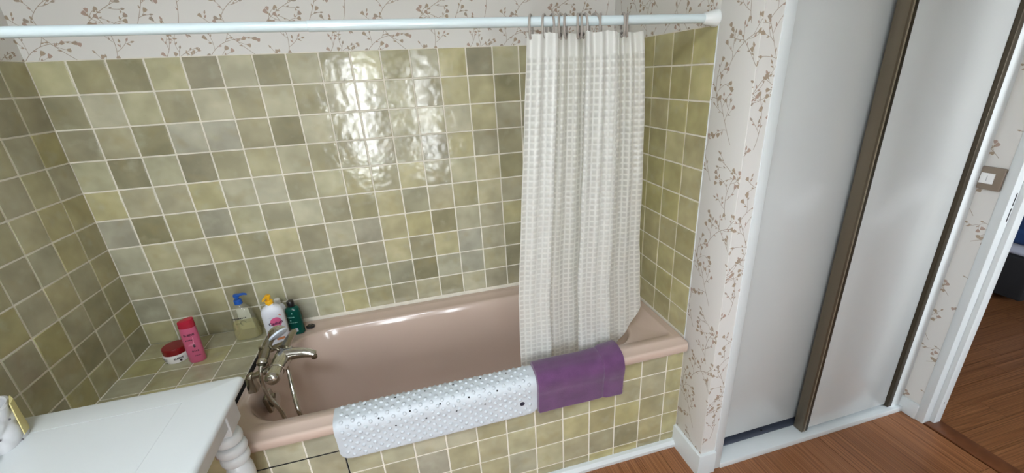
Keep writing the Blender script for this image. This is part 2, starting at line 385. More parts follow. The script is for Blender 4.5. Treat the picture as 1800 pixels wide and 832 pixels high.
# right-hand wall with the doorway
DY0, DY1, DH = -.935, -1.72, 2.04
wall_door = struct(box('wall_doorway', X2, X2 + .075, DY0 + .03, -.15, 0, H, WPY))
struct(box('wall_doorway_upper', X2, X2 + .075, DY1, DY0 + .03, DH, H, WPY))
struct(box('wall_doorway_near', X2, X2 + .075, YW, DY1, 0, H, WPY))
door = bpy.data.objects.new('door_1', None); COL.objects.link(door); struct(door)
box('casing', X2 - .004, X2 + .036, DY0, DY0 + .032, 0, DH, PAINT, door, bev=.003)
box('jamb', X2 + .036, X2 + .08, DY0 - .017, DY0 + .03, 0, DH, PAINT, door, bev=.006)
box('casing', X2 - .004, X2 + .08, DY1 - .05, DY1, 0, DH + .05, PAINT, door, bev=.003)
box('casing', X2 - .004, X2 + .08, DY1, DY0 + .032, DH, DH + .05, PAINT, door, bev=.003)
SLOT = mat('dark_slot', srgb(12, 12, 14), .8)
for z0, z1 in ((1.008, 1.056), (.948, 1.0)): box('strike_slot', X2 + .0225, X2 + .026, DY0 - .0012, DY0 + .004, z0, z1, SLOT, door)
box('strike_slot', X2 + .05, X2 + .054, DY0 - .0178, DY0 - .01, .115, .121, SLOT, door)
THR = mat('threshold_wood', srgb(110, 66, 40), .4, noise=.2, nscale=30)
box('threshold', X2 + .004, X2 + .082, DY1, DY0 - .001, 0, .008, THR, door, bev=.002)
# floors
floor = struct(box('floor', -.1, X2 + .08, YW - .1, .1, -.05, -.010, mat('subfloor', srgb(40, 24, 14), .9)))
def board(parent, x0, x1, y0, y1, m, z=0.0):
    me = BM[m.name]; o = bpy.data.objects.new('board', me); COL.objects.link(o); o.parent = parent
    o.location = ((x0 + x1) / 2, (y0 + y1) / 2, z); o.scale = ((x1 - x0 - .0016), (y1 - y0 - .0016), 1); return o
BM = {}
for m in (WOODY, WOODX):
    bm = bmesh.new(); add_box(bm, -.5, .5, -.5, .5, -.012, 0)
    me = bpy.data.meshes.new('board'); bm.to_mesh(me); bm.free(); me.materials.append(m); BM[m.name] = me
bw = .0985; x = 2.198 - 22 * bw; i = 0
while x < X2:
    y = -.55 + rnd.uniform(-.25, .4)
    while y > YW:
        y2 = max(y - 1.0, YW)
        if x + bw > 0 and y2 < -.69: board(floor, max(x, 0), min(x + bw, X2 + .003), y2, min(y, -.6), WOODY)
        y = y2
    x += bw; i += 1
floor2 = struct(box('floor_bedroom', X2 + .08, 7.2, -3.2, 2.6, -.05, -.010, mat('subfloor')))
y = -2.4
while y < 1.2:
    x = X2 + .082 - rnd.uniform(0, .8)
    while x < 6.2:
        x2 = x + 1.0
        if x2 > X2 + .09: board(floor2, max(x, X2 + .082), x2, y, y + bw, WOODX)
        x = x2
    y += bw
# bedroom beyond
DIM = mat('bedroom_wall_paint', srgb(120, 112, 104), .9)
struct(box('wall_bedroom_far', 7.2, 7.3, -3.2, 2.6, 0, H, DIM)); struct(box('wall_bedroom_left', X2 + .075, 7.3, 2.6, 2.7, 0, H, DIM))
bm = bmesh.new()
add_box(bm, X2 + .075, FILL_BWIN[0], -3.3, -3.2, 0, H); add_box(bm, FILL_BWIN[1], 7.3, -3.3, -3.2, 0, H); add_box(bm, FILL_BWIN[0], FILL_BWIN[1], -3.3, -3.2, 0, FILL_BWIN[2]); add_box(bm, FILL_BWIN[0], FILL_BWIN[1], -3.3, -3.2, FILL_BWIN[3], H)  # wall is left open where daylight is added for the bedroom floor
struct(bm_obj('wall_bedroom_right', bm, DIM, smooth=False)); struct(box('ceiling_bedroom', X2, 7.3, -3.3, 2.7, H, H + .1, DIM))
struct(box('wall_bedroom_near', X2 + .02, X2 + .075, -.15, 2.7, 0, H, DIM))
# outside
GR = mat('lawn_green', srgb(92, 120, 60), .9, noise=.3, nscale=3)
struct(box('ground_garden', -12, 15, -9.5, YW - .12, -3.2, -3.0, GR))
bm = bmesh.new()
rh = random.Random(3)
for k in range(260):
    s = rh.uniform(.25, .6); v = bmesh.ops.create_icosphere(bm, subdivisions=1, radius=s)['verts']
    o3 = Vector((rh.uniform(-5, 8), -7.5 + rh.uniform(-.6, .6), rh.uniform(-3.0, -.62)))
    for q in v: q.co = q.co * rh.uniform(.85, 1.1) + o3
hd = bm_obj('garden_hedge', bm, GR, smooth=False); tag(hd, 'green garden hedge outside, below the windows', 'hedge')

# baseboards
b = None
def bb(o, z): return [(W + .001, -D, z), (W - .013 + o, -D, z), (W - .013 + o, -.857 + o, z), (2.154, -.857 + o, z), (2.154, -.843, z), (W + .001, -.843, z)]
struct(loft('baseboard_partition', [bb(0, 0), bb(0, .099), bb(.0015, .1025), bb(.004, .104)], PAINT))

struct(box('baseboard_right', X2 - .010, X2 + .001, DY0 + .03, -.818, 0, .078, PAINT, bev=.003))
q = [( -D + .004, .0), (-D - .022, .0), (-D - .0235, .016), (-D - .014, .029), (-D + .004, .032)]
loft('trim_2', [[(xx, a, z) for a, z in q] for xx in (0.0, W - .013)], PAINT); struct(bpy.data.objects['trim_2'])

# ------------------------------------------------------------------ sliding wardrobe
wd = thing('sliding_wardrobe', 'built-in wardrobe with two tall white sliding doors and brown door stiles', 'wardrobe', (2.67, YF, 0))
def wbox(name, x0, x1, y0, y1, z0, z1, m, parent=wd, bev=.002):
    return box(name, x0 - 2.67, x1 - 2.67, y0 - YF, y1 - YF, z0, z1, m, parent, bev)
DOORW = mat('door_panel_white', srgb(203, 206, 205), .2, spec=.7, noise=.03, nscale=3)
BROWN = mat('bronze_aluminium', srgb(108, 98, 82), .35, metal=.55)
BRD = mat('bronze_edge_dark', srgb(66, 58, 44), .4, metal=.5)
STEEL = mat('grey_rail', srgb(84, 90, 104), .4, metal=.5)
wbox('side_trim', 2.153, 2.190, -.848, -.70, 0, 2.2, PAINT)
wbox('side_trim', 3.116, 3.178, -.835, -.70, 0, 2.2, PAINT)
wbox('floor_track', 2.188, 3.172, -.852, -.782, 0, .026, PAINT)
wbox('guide_rail', 2.188, 3.12, -.782, -.70, 0, .030, STEEL)
wbox('head_track', 2.188, 3.12, -.835, -.70, 2.15, 2.2, PAINT)
dl = wbox('sliding_door', 2.192, 2.66, -.768, -.748, .052, 2.15, DOORW)
dl['label'] = 'white sliding door on the rear track, beside the wallpapered partition'
wbox('door_stile', 2.662, 2.69, -.785, -.740, .05, 2.15, BROWN, dl)
dr = wbox('sliding_door', 2.645, 3.092, -.824, -.803, .040, 2.15, DOORW)
dr['label'] = 'white sliding door on the front track, with a broad brown stile'
wbox('door_stile', 2.614, 2.626, -.830, -.789, .031, 2.15, BROWN, dr, .001)
wbox('door_stile_edge', 2.626, 2.646, -.8305, -.800, .033, 2.15, BRD, dr, .002)
wbox('stile_bead', 2.6255, 2.629, -.8325, -.829, .033, 2.15, mat('bronze_light', srgb(165, 155, 135), .3, metal=.5), dr, .0005)
wbox('door_stile', 3.092, 3.116, -.838, -.800, .033, 2.15, BRD, dr, .002)
for sx in (2.258, 2.46): wbox('rail_screw', sx, sx + .008, -.770, -.764, .0302, .0315, SLOT)

# ------------------------------------------------------------------ light switch
sw = thing('light_switch', 'square taupe framed light switch with a white rocker by the doorway', 'light switch', (X2, -.858, 1.097))
bm = bmesh.new(); add_box(bm, -.012, -.0005, -.0445, .0445, -.0415, .0415, .004)
o = bm_obj('frame_plate', bm, mat('taupe_plastic', srgb(138, 124, 110), .4, metal=.25), sw)
box('rocker', -.0145, -.011, -.0205, .0205, -.019, .019, mat('switch_white', srgb(235, 236, 236), .3), sw, bev=.0015)
box('rocker_seam', -.0148, -.0142, -.0008, .0008, -.010, .010, mat('seam_grey', srgb(150, 152, 155), .5), sw)

# ------------------------------------------------------------------ tiled bath surround and ledge
fx0 = 18.323 * P; fz0 = TOP - 10.274 * P
ap = thing('tiled_bath_panel', 'low olive tiled panel running along the front of the pink bath', 'bath panel', (W / 2, -D, 0))
bp = box('backing', -W / 2, W / 2, GF, .010, 0, .498, GROUT, ap)
c = 0
xe = [W] + [fx0 - k * P for k in range(0, 19)] + [0.0]
ze = [.4985, fz0 - P, fz0 - 2 * P, fz0 - 3 * P, fz0 - 4 * P, .030]
codes = ['LMYMLgLGMLYM', 'MLYgLLGMLYgL', 'MLLMGLgLYMLG', 'LMGLLYMgLMLG', 'MLMMLGMLMLYM']
rt = random.Random(9)
for r in range(5):
    for k in range(len(xe) - 1):
        x1, x0 = xe[k], xe[k + 1]
        if x1 - x0 < .01: continue
        cd = rt.choice('LMYMLgLGM')
        if k < 4: cd = rt.choice('OYMMO' if r < 2 else 'oMODM')
        if k < 2 and r > 1: cd = rt.choice('oD')
        tile(ap, ((x0 + x1) / 2 - W / 2, TB, (ze[r] + ze[r + 1]) / 2), (x1 - x0, ze[r] - ze[r + 1]), 'y-', cd)
for k in range(len(xe) - 1):
    x1, x0 = min(xe[k], .464), xe[k + 1]
    if x1 - x0 > .01: tile(ap, ((x0 + x1) / 2 - W / 2, TB, (ze[0] + LZ - .003) / 2), (x1 - x0, LZ - .003 - ze[0]), 'y-', 'M')
# open dark joint of the removable access panel
xa = xe[12]; za = ze[1]
box('panel_gap', .0 - W / 2, xa - W / 2, -.0008, .006, za - .0022, za + .0022, SLOT, ap)
box('panel_gap', xa - .0022 - W / 2, xa + .0022 - W / 2, -.0008, .006, .03, za, SLOT, ap)
lg = thing('tiled_ledge', 'olive tiled ledge between the left wall and the bath, holding toiletries', 'ledge', (.233, -D / 2, 0))
box('ledge_body', -.231, .2325, -D / 2 + .0105, D / 2 - .008, .0, LZ - .0016, GROUT, lg)
box('gap_strip', .4656 - .233, .4691 - .233, -D / 2 + .004, D / 2 - .008, .52, .5465, SLOT, lg)
lx = [.006, .128, .239, .350, .4656]; ly = [-.006, -.125, -.238, -.348, -.458, -.568, -.679]
for a in range(4):
    for b_ in range(6):
        tile(lg, ((lx[a] + lx[a + 1]) / 2 - .233, (ly[b_] + ly[b_ + 1]) / 2 + D / 2, LZ - TT), (lx[a + 1] - lx[a], ly[b_] - ly[b_ + 1]), 'z+', rt.choice('MLYMLMO'))

# ------------------------------------------------------------------ bath
def rrect(x0, x1, y0, y1, radii, z, nc=14, ns=10):
    """rounded rectangle, radii = (x1y1 back-right, x0y1 back-left, x0y0 front-left, x1y0 front-right)"""
    pts = []; cs = [(x1, y1, 0, radii[0], -1, -1), (x0, y1, PI / 2, radii[1], 1, -1), (x0, y0, PI, radii[2], 1, 1), (x1, y0, 3 * PI / 2, radii[3], -1, 1)]
    arcs = []
    for (cx, cy, a0, r, sx, sy) in cs:
        r = max(r, 1e-4); arcs.append([(cx + sx * r + r * math.cos(a0 + PI / 2 * k / nc), cy + sy * r + r * math.sin(a0 + PI / 2 * k / nc)) for k in range(nc + 1)])
    for i in range(4):
        pts += arcs[i]; a = arcs[i][-1]; b2 = arcs[(i + 1) % 4][0]
        for k in range(1, ns): pts.append((a[0] + (b2[0] - a[0]) * k / ns, a[1] + (b2[1] - a[1]) * k / ns))
    return [(x, y, z(x, y) if callable(z) else z) for x, y in pts]
def zt(dz=0.0): return lambda x, y: .5415 + dz - .010 * (y + .715) / .715
BA = mat('pink_beige_enamel', srgb(198, 176, 162), .14, coat=.3, noise=.04, nscale=3)
BX0, BX1, BY0, BY1 = .4695, W - .003, -.716, -.002
OX0, OX1, OY0, OY1 = .502, 1.925, -.638, -.095
OR = (.13, .25, .17, .13)
def op(d, z, f=1.0): return rrect(OX0 + d, OX1 - d, OY0 + d, OY1 - d, [max(r - d * f, .02) for r in OR], z)
rings = [rrect(BX0 + .002, BX1 - .002, BY0 + .006, BY1, (.004, .004, .012, .012), .500),
         rrect(BX0, BX1, BY0 + .001, BY1, (.004, .004, .014, .014), .506),
         rrect(BX0, BX1, BY0, BY1, (.004, .004, .014, .014), zt(-.016)),
         rrect(BX0, BX1, BY0 + .0012, BY1, (.004, .004, .014, .014), zt(-.010)),
         rrect(BX0 + .001, BX1, BY0 + .0045, BY1, (.004, .004, .014, .014), zt(-.0062)),
         rrect(BX0 + .002, BX1, BY0 + .010, BY1, (.004, .004, .014, .014), zt(-.0046)),
         rrect(BX0 + .004, BX1 - .002, BY0 + .042, BY1 - .001, (.006, .006, .02, .014), zt(-.0030)),
         rrect(BX0 + .005, BX1 - .003, BY0 + .044, BY1 - .002, (.006, .006, .02, .014), zt(-.0008)),
         rrect(BX0 + .010, BX1 - .030, BY0 + .052, BY1 - .026, (.03, .03, .04, .02), zt(0)),
         rrect(BX0 + .014, BX1 - .036, BY0 + .098 - .02, BY1 - .034, (.03, .05, .1, .02), zt(.0003)),
         rrect(BX0 + .018, BX1 - .040, BY0 + .098 - .016, BY1 - .040, (.03, .06, .12, .02), zt(-.0040)),
         op(-.010, zt(-.0040)), op(-.004, zt(-.0045)), op(.002, zt(-.008)), op(.006, zt(-.016)), op(.010, zt(-.03))]
def inner(t):
    z = .512 - t * (.512 - .165)
    x0 = OX0 + .012 + .10 * t ** 1.1; x1 = OX1 - .012 - .26 * t ** 1.2; y0 = OY0 + .012 + .05 * t; y1 = OY1 - .012 - .06 * t
    return rrect(x0, x1, y0, y1, [r - .01 for r in OR], z)
for t in (.12, .3, .5, .7, .88, 1.0): rings.append(inner(t))
x0, x1, y0, y1 = OX0 + .112, OX1 - .272, OY0 + .062, OY1 - .072
for d, z in ((.010, .150), (.026, .139), (.05, .134), (.12, .131), (.2, .130)):
    rings.append(rrect(x0 + d, x1 - d, y0 + d, y1 - d, [max(.13 - d, .03)] * 4, z))
bath = loft('bathtub', rings, BA, cap0=False, cap1=True, angle=50)
tag(bath, 'glossy pink beige bathtub set into the olive tiled alcove', 'bathtub')

# overflow knob on the inner left end, and plug disc on the rim
CH = mat('chrome', srgb(205, 203, 196), .13, metal=1.0, noise=.12, nscale=50)
CHD = mat('chrome_dull', srgb(160, 154, 140), .25, metal=1.0)
of = thing('overflow_control', 'square chrome overflow knob on the inner end wall of the bath', 'overflow', (.5365, -.432, .468))
bm = bmesh.new(); add_box(bm, -.004, .012, -.033, .033, -.033, .033, .006)
r_ = bmesh.ops.rotate(bm, verts=bm.verts, cent=(0, 0, 0), matrix=Matrix.Rotation(math.radians(-9), 3, 'Y'))
bm_obj('plate', bm, CHD, of)
o = lathe('knob', [(.024, 0), (.026, .004), (.026, .014), (.022, .020), (.001, .021)], CH, of, n=8, angle=20)
o.rotation_euler = (0, math.radians(84), 0); o.location = (.012, 0, .001)
pg = thing('plug_disc', 'small round dark plug lying on the rear bath rim', 'plug', (.628, -.062, .5335))
lathe('body', [(.016, 0), (.0175, .002), (.0175, .006), (.014, .008), (.0001, .008)], mat('black_rubber', srgb(34, 34, 36), .45), pg)
lathe('top_ring', [(.012, .007), (.013, .0095), (.010, .0095), (.0095, .007)], CHD, pg, cap0=False, cap1=False)
# ------------------------------------------------------------------ lettering laid on curved bottles
def text_mesh(body, size, bold=0.0):
    cu = bpy.data.curves.new('lettering', 'FONT'); cu.body = body; cu.size = size; cu.align_x = 'CENTER'; cu.align_y = 'CENTER'; cu.offset = bold; cu.resolution_u = 3
    o = bpy.data.objects.new('lettering', cu); COL.objects.link(o)
    me = bpy.data.meshes.new_from_object(o.evaluated_get(bpy.context.evaluated_depsgraph_get()))
    bpy.data.objects.remove(o); bm = bmesh.new(); bm.from_mesh(me)
    bmesh.ops.triangulate(bm, faces=bm.faces)
    bmesh.ops.subdivide_edges(bm, edges=[e for e in bm.edges if e.calc_length() > size * .25], cuts=1, use_grid_fill=False)
    bmesh.ops.triangulate(bm, faces=bm.faces)
    return bm
def wrap(bm, a, b, u0, z0, tilt=0.0, off=.0005, prof=None):
    """lay a flat xy mesh on an elliptic wall facing -y, centred at arc length u0 and height z0"""
    ct, st = math.cos(tilt), math.sin(tilt); rm = (a + b) / 2
    for v in bm.verts:
        u = v.co.x * ct - v.co.y * st + u0; z = v.co.x * st + v.co.y * ct + z0
        k = prof(z) if prof else 1.0
        e = 2.0 if abs(a - b) < 1e-6 else 2.4
        q = max(-.97, min(.97, math.sin(max(-1.5, min(1.5, u / a))))); yy = (1 - abs(q) ** e) ** (1 / e)
        n = Vector((math.copysign(abs(q) ** (e - 1) / a, q), -yy ** (e - 1) / b, 0)).normalized()
        v.co = Vector((a * q, -b * yy, z)) + n * (off + .0003)
    return bm
def letters(name, body, size, a, b, u0, z0, m, parent, tilt=0.0, off=.0006, bold=0.0, prof=None):
    return bm_obj(name, wrap(text_mesh(body, size, bold), a, b, u0, z0, tilt, off, prof), m, parent, smooth=False, recalc=False)
def marks(name, n, size, a, b, u0, z0, m, parent, tilt=0.0, off=.0006, bold=0.0):
    # print too small to read in the photograph: a row of n short upright and square marks
    bm = bmesh.new(); r_ = random.Random(n * 7 + int(z0 * 1e4)); st = size * .62
    for q in range(n):
        cx = (q - (n - 1) / 2) * st; hh = size * r_.uniform(.24, .36); ww = st * r_.uniform(.22, .38)
        bm.faces.new([bm.verts.new(p) for p in ((cx - ww, -hh, 0), (cx + ww, -hh, 0), (cx + ww, hh, 0), (cx - ww, hh, 0))])
    return bm_obj(name, wrap(bm, a, b, u0, z0, tilt, off), m, parent, smooth=False, recalc=False)
def patch(name, kind, w_, h_, a, b, u0, z0, m, parent, tilt=0.0, off=.0004, prof=None):
    bm = bmesh.new()
    if kind == 'disc':
        rg = [[bm.verts.new((.1 * r_ * math.cos(2 * PI * k / 28), .1 * r_ * math.sin(2 * PI * k / 28), 0)) for k in range(28)] for r_ in range(1, 6)]
        bm.faces.new(rg[0])
        for r_ in range(4):
            for k in range(28): bm.faces.new((rg[r_][k], rg[r_][(k + 1) % 28], rg[r_ + 1][(k + 1) % 28], rg[r_ + 1][k]))
    elif kind == 'ring':
        o_ = [bm.verts.new((.5 * math.cos(2 * PI * k / 28), .5 * math.sin(2 * PI * k / 28), 0)) for k in range(28)]
        i_ = [bm.verts.new((.44 * math.cos(2 * PI * k / 28), .44 * math.sin(2 * PI * k / 28), 0)) for k in range(28)]
        for k in range(20): bm.faces.new((o_[k], o_[(k + 1) % 28], i_[(k + 1) % 28], i_[k]))
    elif kind == 'tri':
        bm.faces.new([bm.verts.new(p) for p in ((-.5, -.5, 0), (.5, -.1, 0), (.3, .5, 0))])
    else: bmesh.ops.create_grid(bm, x_segments=10, y_segments=3, size=.5)
    bm.verts.ensure_lookup_table()
    for v in bm.verts: v.co.x *= w_; v.co.y *= h_
    return bm_obj(name, wrap(bm, a, b, u0, z0, tilt, off, prof), m, parent, smooth=False, recalc=False)
def pump(parent, z, m, s=1.0, ang=0.0):
    hd = bpy.data.objects.new('pump_head', None)
    V, F = [], []
    add_loft(V, F, [ell(r * s, r * s, z + h * s, 20) for r, h in ((.0135, 0), (.0148, .001), (.0148, .018), (.0125, .021), (.006, .022), (.006, .030), (.011, .031), (.0115, .041), (.009, .0435), (.0001, .044))], True, True)
    c, s_ = math.cos(ang), math.sin(ang)
    add_tube(V, F, [(c * t * s, s_ * t * s, z + h * s) for t, h in ((0, .038), (.014, .0385), (.026, .0375), (.033, .034), (.034, .031))], [.0058 * s, .0056 * s, .0048 * s, .004 * s, .0036 * s], 10)
    return from_py('pump', V, F, m, parent)
def clear_plastic(name, tint, gl=.12, dens=.0, col2=None):
    m = bpy.data.materials.new(name); m.use_nodes = True; n = m.node_tree; n.nodes.clear()
    o = n.nodes.new('ShaderNodeOutputMaterial'); t = n.nodes.new('ShaderNodeBsdfTransparent'); t.inputs[0].default_value = tint
    d = n.nodes.new('ShaderNodeBsdfDiffuse'); d.inputs[0].default_value = col2 or tint
    x0 = n.nodes.new('ShaderNodeMixShader'); x0.inputs[0].default_value = dens; n.links.new(t.outputs[0], x0.inputs[1]); n.links.new(d.outputs[0], x0.inputs[2])
    g = n.nodes.new('ShaderNodeBsdfGlossy'); g.inputs['Roughness'].default_value = .08
    lw = n.nodes.new('ShaderNodeLayerWeight'); lw.inputs[0].default_value = .5
    pw = n.nodes.new('ShaderNodeMath'); pw.operation = 'POWER'; n.links.new(lw.outputs['Facing'], pw.inputs[0]); pw.inputs[1].default_value = 4.0
    f = n.nodes.new('ShaderNodeMath'); f.operation = 'MULTIPLY_ADD'; n.links.new(pw.outputs[0], f.inputs[0]); f.inputs[1].default_value = .45; f.inputs[2].default_value = .045
    x = n.nodes.new('ShaderNodeMixShader'); n.links.new(f.outputs[0], x.inputs[0]); n.links.new(x0.outputs[0], x.inputs[1]); n.links.new(g.outputs[0], x.inputs[2])
    n.links.new(x.outputs[0], o.inputs[0]); return m

INK = mat('ink_dark', srgb(52, 30, 40), .5); INKB = mat('ink_black', srgb(24, 24, 30), .5)
# clear shower gel bottle with the blue pump
g = thing('shower_gel_bottle', 'clear pump bottle half full of pale yellow gel with a blue pump', 'bottle', (.398, -.085, LZ), 0.05, None)
gp = [(.047, .027, 0), (.051, .030, .003), (.0505, .030, .012), (.0475, .028, .055), (.043, .025, .095), (.0385, .022, .123), (.034, .020, .138), (.026, .017, .148), (.015, .0145, .154), (.0125, .0125, .157), (.0125, .0125, .163)]
loft('bottle_body', [ell(a, b_, z, 36, e=2.3) for a, b_, z in gp], clear_plastic('clear_bottle', (.96, .96, .92, 1), dens=.10, col2=(.8, .8, .75, 1)), g)
loft('gel', [ell(a - .0025, b_ - .0025, z, 36, e=2.3) for a, b_, z in ((.047, .027, .003), (.0505, .030, .006), (.0475, .028, .055), (.0450, .0265, .078))], clear_plastic('yellow_gel', (.92, .88, .62, 1), dens=.30, col2=srgb(216, 208, 150)), g)
loft('back_label', [[(x * 1.0, .0225 - .002 * 0 + z_ * -.03, z) for x, z in ((-.030 + .1 * (zz), zz), (.030 - .1 * (zz), zz))] for zz in () for z_ in ()] or [ell(.026 - .05 * (z - .03), .0008, z, 16, cy=.017 - .03 * (z - .03)) for z in (.03, .06, .09, .128)], mat('milky_label', srgb(205, 205, 188), .6), g)
pump(g, .159, mat('blue_plastic', srgb(28, 84, 168), .3), 1.0, .25)
marks('printed_marks', 10, .0095, .0425, .0250, -.010, .104, INKB, g)
patch('printed_ring', 'ring', .021, .021, .0445, .0262, .004, .082, INKB, g)
patch('printed_line', 'rect', .024, .0012, .0445, .0262, -.014, .082, INKB, g)
# white bottle with yellow pump
c = thing('lotion_bottle', 'large white pump bottle with a yellow pump and a pink round logo', 'bottle', (.530, -.150, .5325), .12)
loft('bottle_body', [ell(a, b_, z, 40, e=2.4) for a, b_, z in ((.036, .022, 0), (.0395, .0255, .003), (.0400, .026, .03), (.0400, .026, .150), (.037, .0245, .162), (.030, .021, .172), (.019, .017, .179), (.0135, .0135, .182), (.0135, .0135, .188))], mat('white_plastic', srgb(226, 228, 236), .3), c)
pump(c, .184, mat('yellow_plastic', srgb(238, 178, 30), .35), .95, -2.0)
LX = .010
patch('logo_disc', 'disc', .043, .043, .0400, .026, LX, .112, mat('logo_pink', srgb(226, 104, 150), .4), c)
letters('logo_lettering', 'Cadum', .0185, .0400, .026, LX - .002, .108, mat('logo_navy', srgb(40, 20, 60), .4), c, tilt=.06, off=.0011, bold=.0004)
patch('logo_flash', 'tri', .026, .014, .0400, .026, LX + .012, .138, mat('logo_orange', srgb(216, 96, 54), .4), c)
for k, (t_, z) in enumerate(((12, .080), (9, .074))):
    marks('printed_marks', t_, .0052, .0400, .026, LX, z, mat('ink_grey', srgb(90, 84, 110), .5), c)
patch('printed_line', 'rect', .018, .0008, .0400, .026, LX - .018, .134, mat('ink_pale', srgb(176, 180, 196), .5), c)
patch('label_stripe', 'rect', .030, .010, .0400, .026, LX, .036, mat('label_peach', srgb(214, 140, 96), .4), c)
# small white bottle behind it
s = thing('white_cap_bottle', 'small white bottle almost hidden behind the large white pump bottle', 'bottle', (.521, -.036, .5325))
loft('bottle_body', [ell(a, a * .75, z, 24) for a, z in ((.022, 0), (.024, .003), (.024, .11), (.018, .122), (.010, .128))], mat('white_plastic'), s)
lathe('cap', [(.011, .126), (.0115, .128), (.0112, .148), (.009, .151), (.0001, .1515)], mat('cap_white', srgb(232, 230, 224), .35), s, n=24)
# green bottle
k = thing('shampoo_bottle', 'dark green bottle with a black cap standing on the bath rim', 'bottle', (.583, -.086, .532), -.15)
loft('bottle_body', [ell(a, b_, z, 36, e=2.3) for a, b_, z in ((.026, .018, 0), (.0285, .0205, .003), (.0290, .021, .02), (.0285, .0205, .112), (.026, .019, .121), (.016, .015, .128), (.011, .011, .131), (.011, .011, .135))], clear_plastic('green_bottle', (.01, .16, .13, 1), dens=.62, col2=srgb(8, 92, 80)), k)
lathe('cap', [(.0135, .130), (.0145, .1315), (.0140, .152), (.012, .155), (.0001, .1555)], mat('black_plastic', srgb(30, 26, 28), .35), k, n=28)
TEAL = mat('ink_teal', srgb(120, 190, 180), .5)
marks('printed_marks', 7, .0085, .0285, .0205, -.008, .086, TEAL, k)
marks('printed_marks', 1, .012, .0285, .0205, .004, .104, TEAL, k)
marks('printed_marks', 12, .0052, .0285, .0205, -.002, .060, TEAL, k)
patch('logo_disc', 'disc', .006, .006, .0285, .0205, -.008, .071, TEAL, k)
patch('sticker', 'rect', .011, .016, .0285, .0205, .006, .024, mat('sticker_white', srgb(196, 206, 210), .5), k, tilt=.05)
for q in range(4): patch('sticker_line', 'rect', .0075, .0012, .0285, .0205, .006, .019 + q * .0032, mat('ink_grey'), k, tilt=.05, off=.0008)
# pink shampoo bottle
p = thing('pink_bottle', 'tall pink bottle with a slanted dark red cap, leaning by the jar', 'bottle', (.252, -.200, LZ + .0012), .10)
p.rotation_euler = (0, math.radians(1.8), .10)
loft('bottle_body', [ell(a, b_, z, 36, e=2.2) for a, b_, z in ((.024, .016, 0), (.0270, .0185, .004), (.0275, .019, .05), (.0275, .019, .12), (.0265, .0185, .150))], mat('pink_plastic', srgb(196, 92, 124), .3), p)
rr = []
for h, f_ in ((.150, 1.0), (.151, 1.02), (.172, .99), (.1790, .97), (.1800, .90)):
    rr.append([(x, y, h + (x / .0265) * (.0055 if h > .16 else 0.0)) for x, y, _ in ell(.0262 * f_, .0183 * f_, 0, 36, e=2.2)])
loft('cap', rr, mat('crimson_plastic', srgb(176, 34, 58), .25), p)
letters('lettering', 'ELSEVE', .0115, .0275, .019, .004, .122, INK, p, bold=.0004)
marks('printed_marks', 5, .0075, .0275, .019, -.002, .101, INK, p, bold=.0002)
LINE = mat('ink_light_pink', srgb(240, 176, 196), .4)
for q in range(3): patch('printed_swirl', 'rect', .020, .0010, .0275, .019, .002 + .001 * q, .078 + q * .0034, LINE, p, tilt=.12 - .1 * q)
patch('printed_swirl', 'rect', .0012, .026, .0275, .019, .012, .098, LINE, p, tilt=-.1)
patch('logo_disc', 'disc', .010, .013, .0275, .019, .009, .074, INK, p)
patch('printed_ring', 'ring', .009, .009, .0275, .019, .009, .074, LINE, p, off=.0009)
marks('printed_marks', 4, .0095, .0275, .019, .009, .052, INK, p, bold=.0003)
marks('printed_marks', 6, .0060, .0275, .019, .012, .032, INK, p)
# cream jar
j = thing('hair_mask_jar', 'low white jar with a wide dark red lid, left of the pink bottle', 'jar', (.1695, -.158, LZ), -.1)
jp = [(.036, 0), (.040, .002), (.0432, .014), (.0440, .028), (.0425, .0345), (.040, .036)]
loft('jar_body', [ell(r, r, z, 44) for r, z in jp], mat('jar_white', srgb(228, 224, 222), .3), j)
lathe('lid', [(.0405, .0345), (.0412, .036), (.0408, .0575), (.0385, .060), (.0001, .0604)], mat('dark_red_plastic', srgb(128, 14, 24), .3), j, n=44)
letters('lettering', 'ELSEVE', .010, .0438, .0438, .026, .022, INK, j, bold=.0003)
patch('logo_disc', 'disc', .008, .009, .0438, .0438, .031, .013, INK, j)
for q in range(3): marks('printed_marks', (6, 5, 4)[q], .0062, .0436, .0436, -.022, .024 - q * .0075, INKB, j)

# ------------------------------------------------------------------ mixer tap with its hand shower
t = thing('bath_mixer_tap', 'chrome bath mixer tap with a long spout standing on the bath rim', 'tap', (.604, -.40, .534))
def L3(*a): return Vector(a) - t.location
V, F = [], []
A0, B0 = L3(.600, -.522, .612), L3(.613, -.335, .612)
def al(u): return A0 + (B0 - A0) * u
add_tube(V, F, [al(u) for u in (-.01, 0, .03, .10, .28)], [.005, .015, .0215, .0240, .0245], 24)
add_tube(V, F, [al(u) for u in (.285, .29, .33, .335)], [.0245, .0268, .0268, .0245], 24)
from_py('diverter_knob', V, F, CH, t, angle=50)
V, F = [], []
add_tube(V, F, [al(u) for u in (.33, .36, .5, .66, .8, .95, 1.0)], [.0255, .0262, .0280, .0305, .0290, .023, .012], 24)
from_py('valve_body', V, F, CH, t, angle=60)
V, F = [], []
sp_ = spline([L3(.612, -.392, .616), L3(.640, -.394, .622), L3(.675, -.400, .622), L3(.705, -.405, .616), L3(.720, -.407, .609)], 4)
add_tube(V, F, sp_, [.026 - .0125 * min(1, q / (len(sp_) - 3)) if q < len(sp_) - 1 else .009 for q in range(len(sp_))], 20, sx=1.0)
from_py('spout', V, F, CH, t, angle=60)
o = lathe('spout_outlet', [(.0095, 0), (.0105, .002), (.0105, .012), (.009, .014)], CHD, t, n=20); o.location = L3(.713, -.405, .594)
V, F = [], []
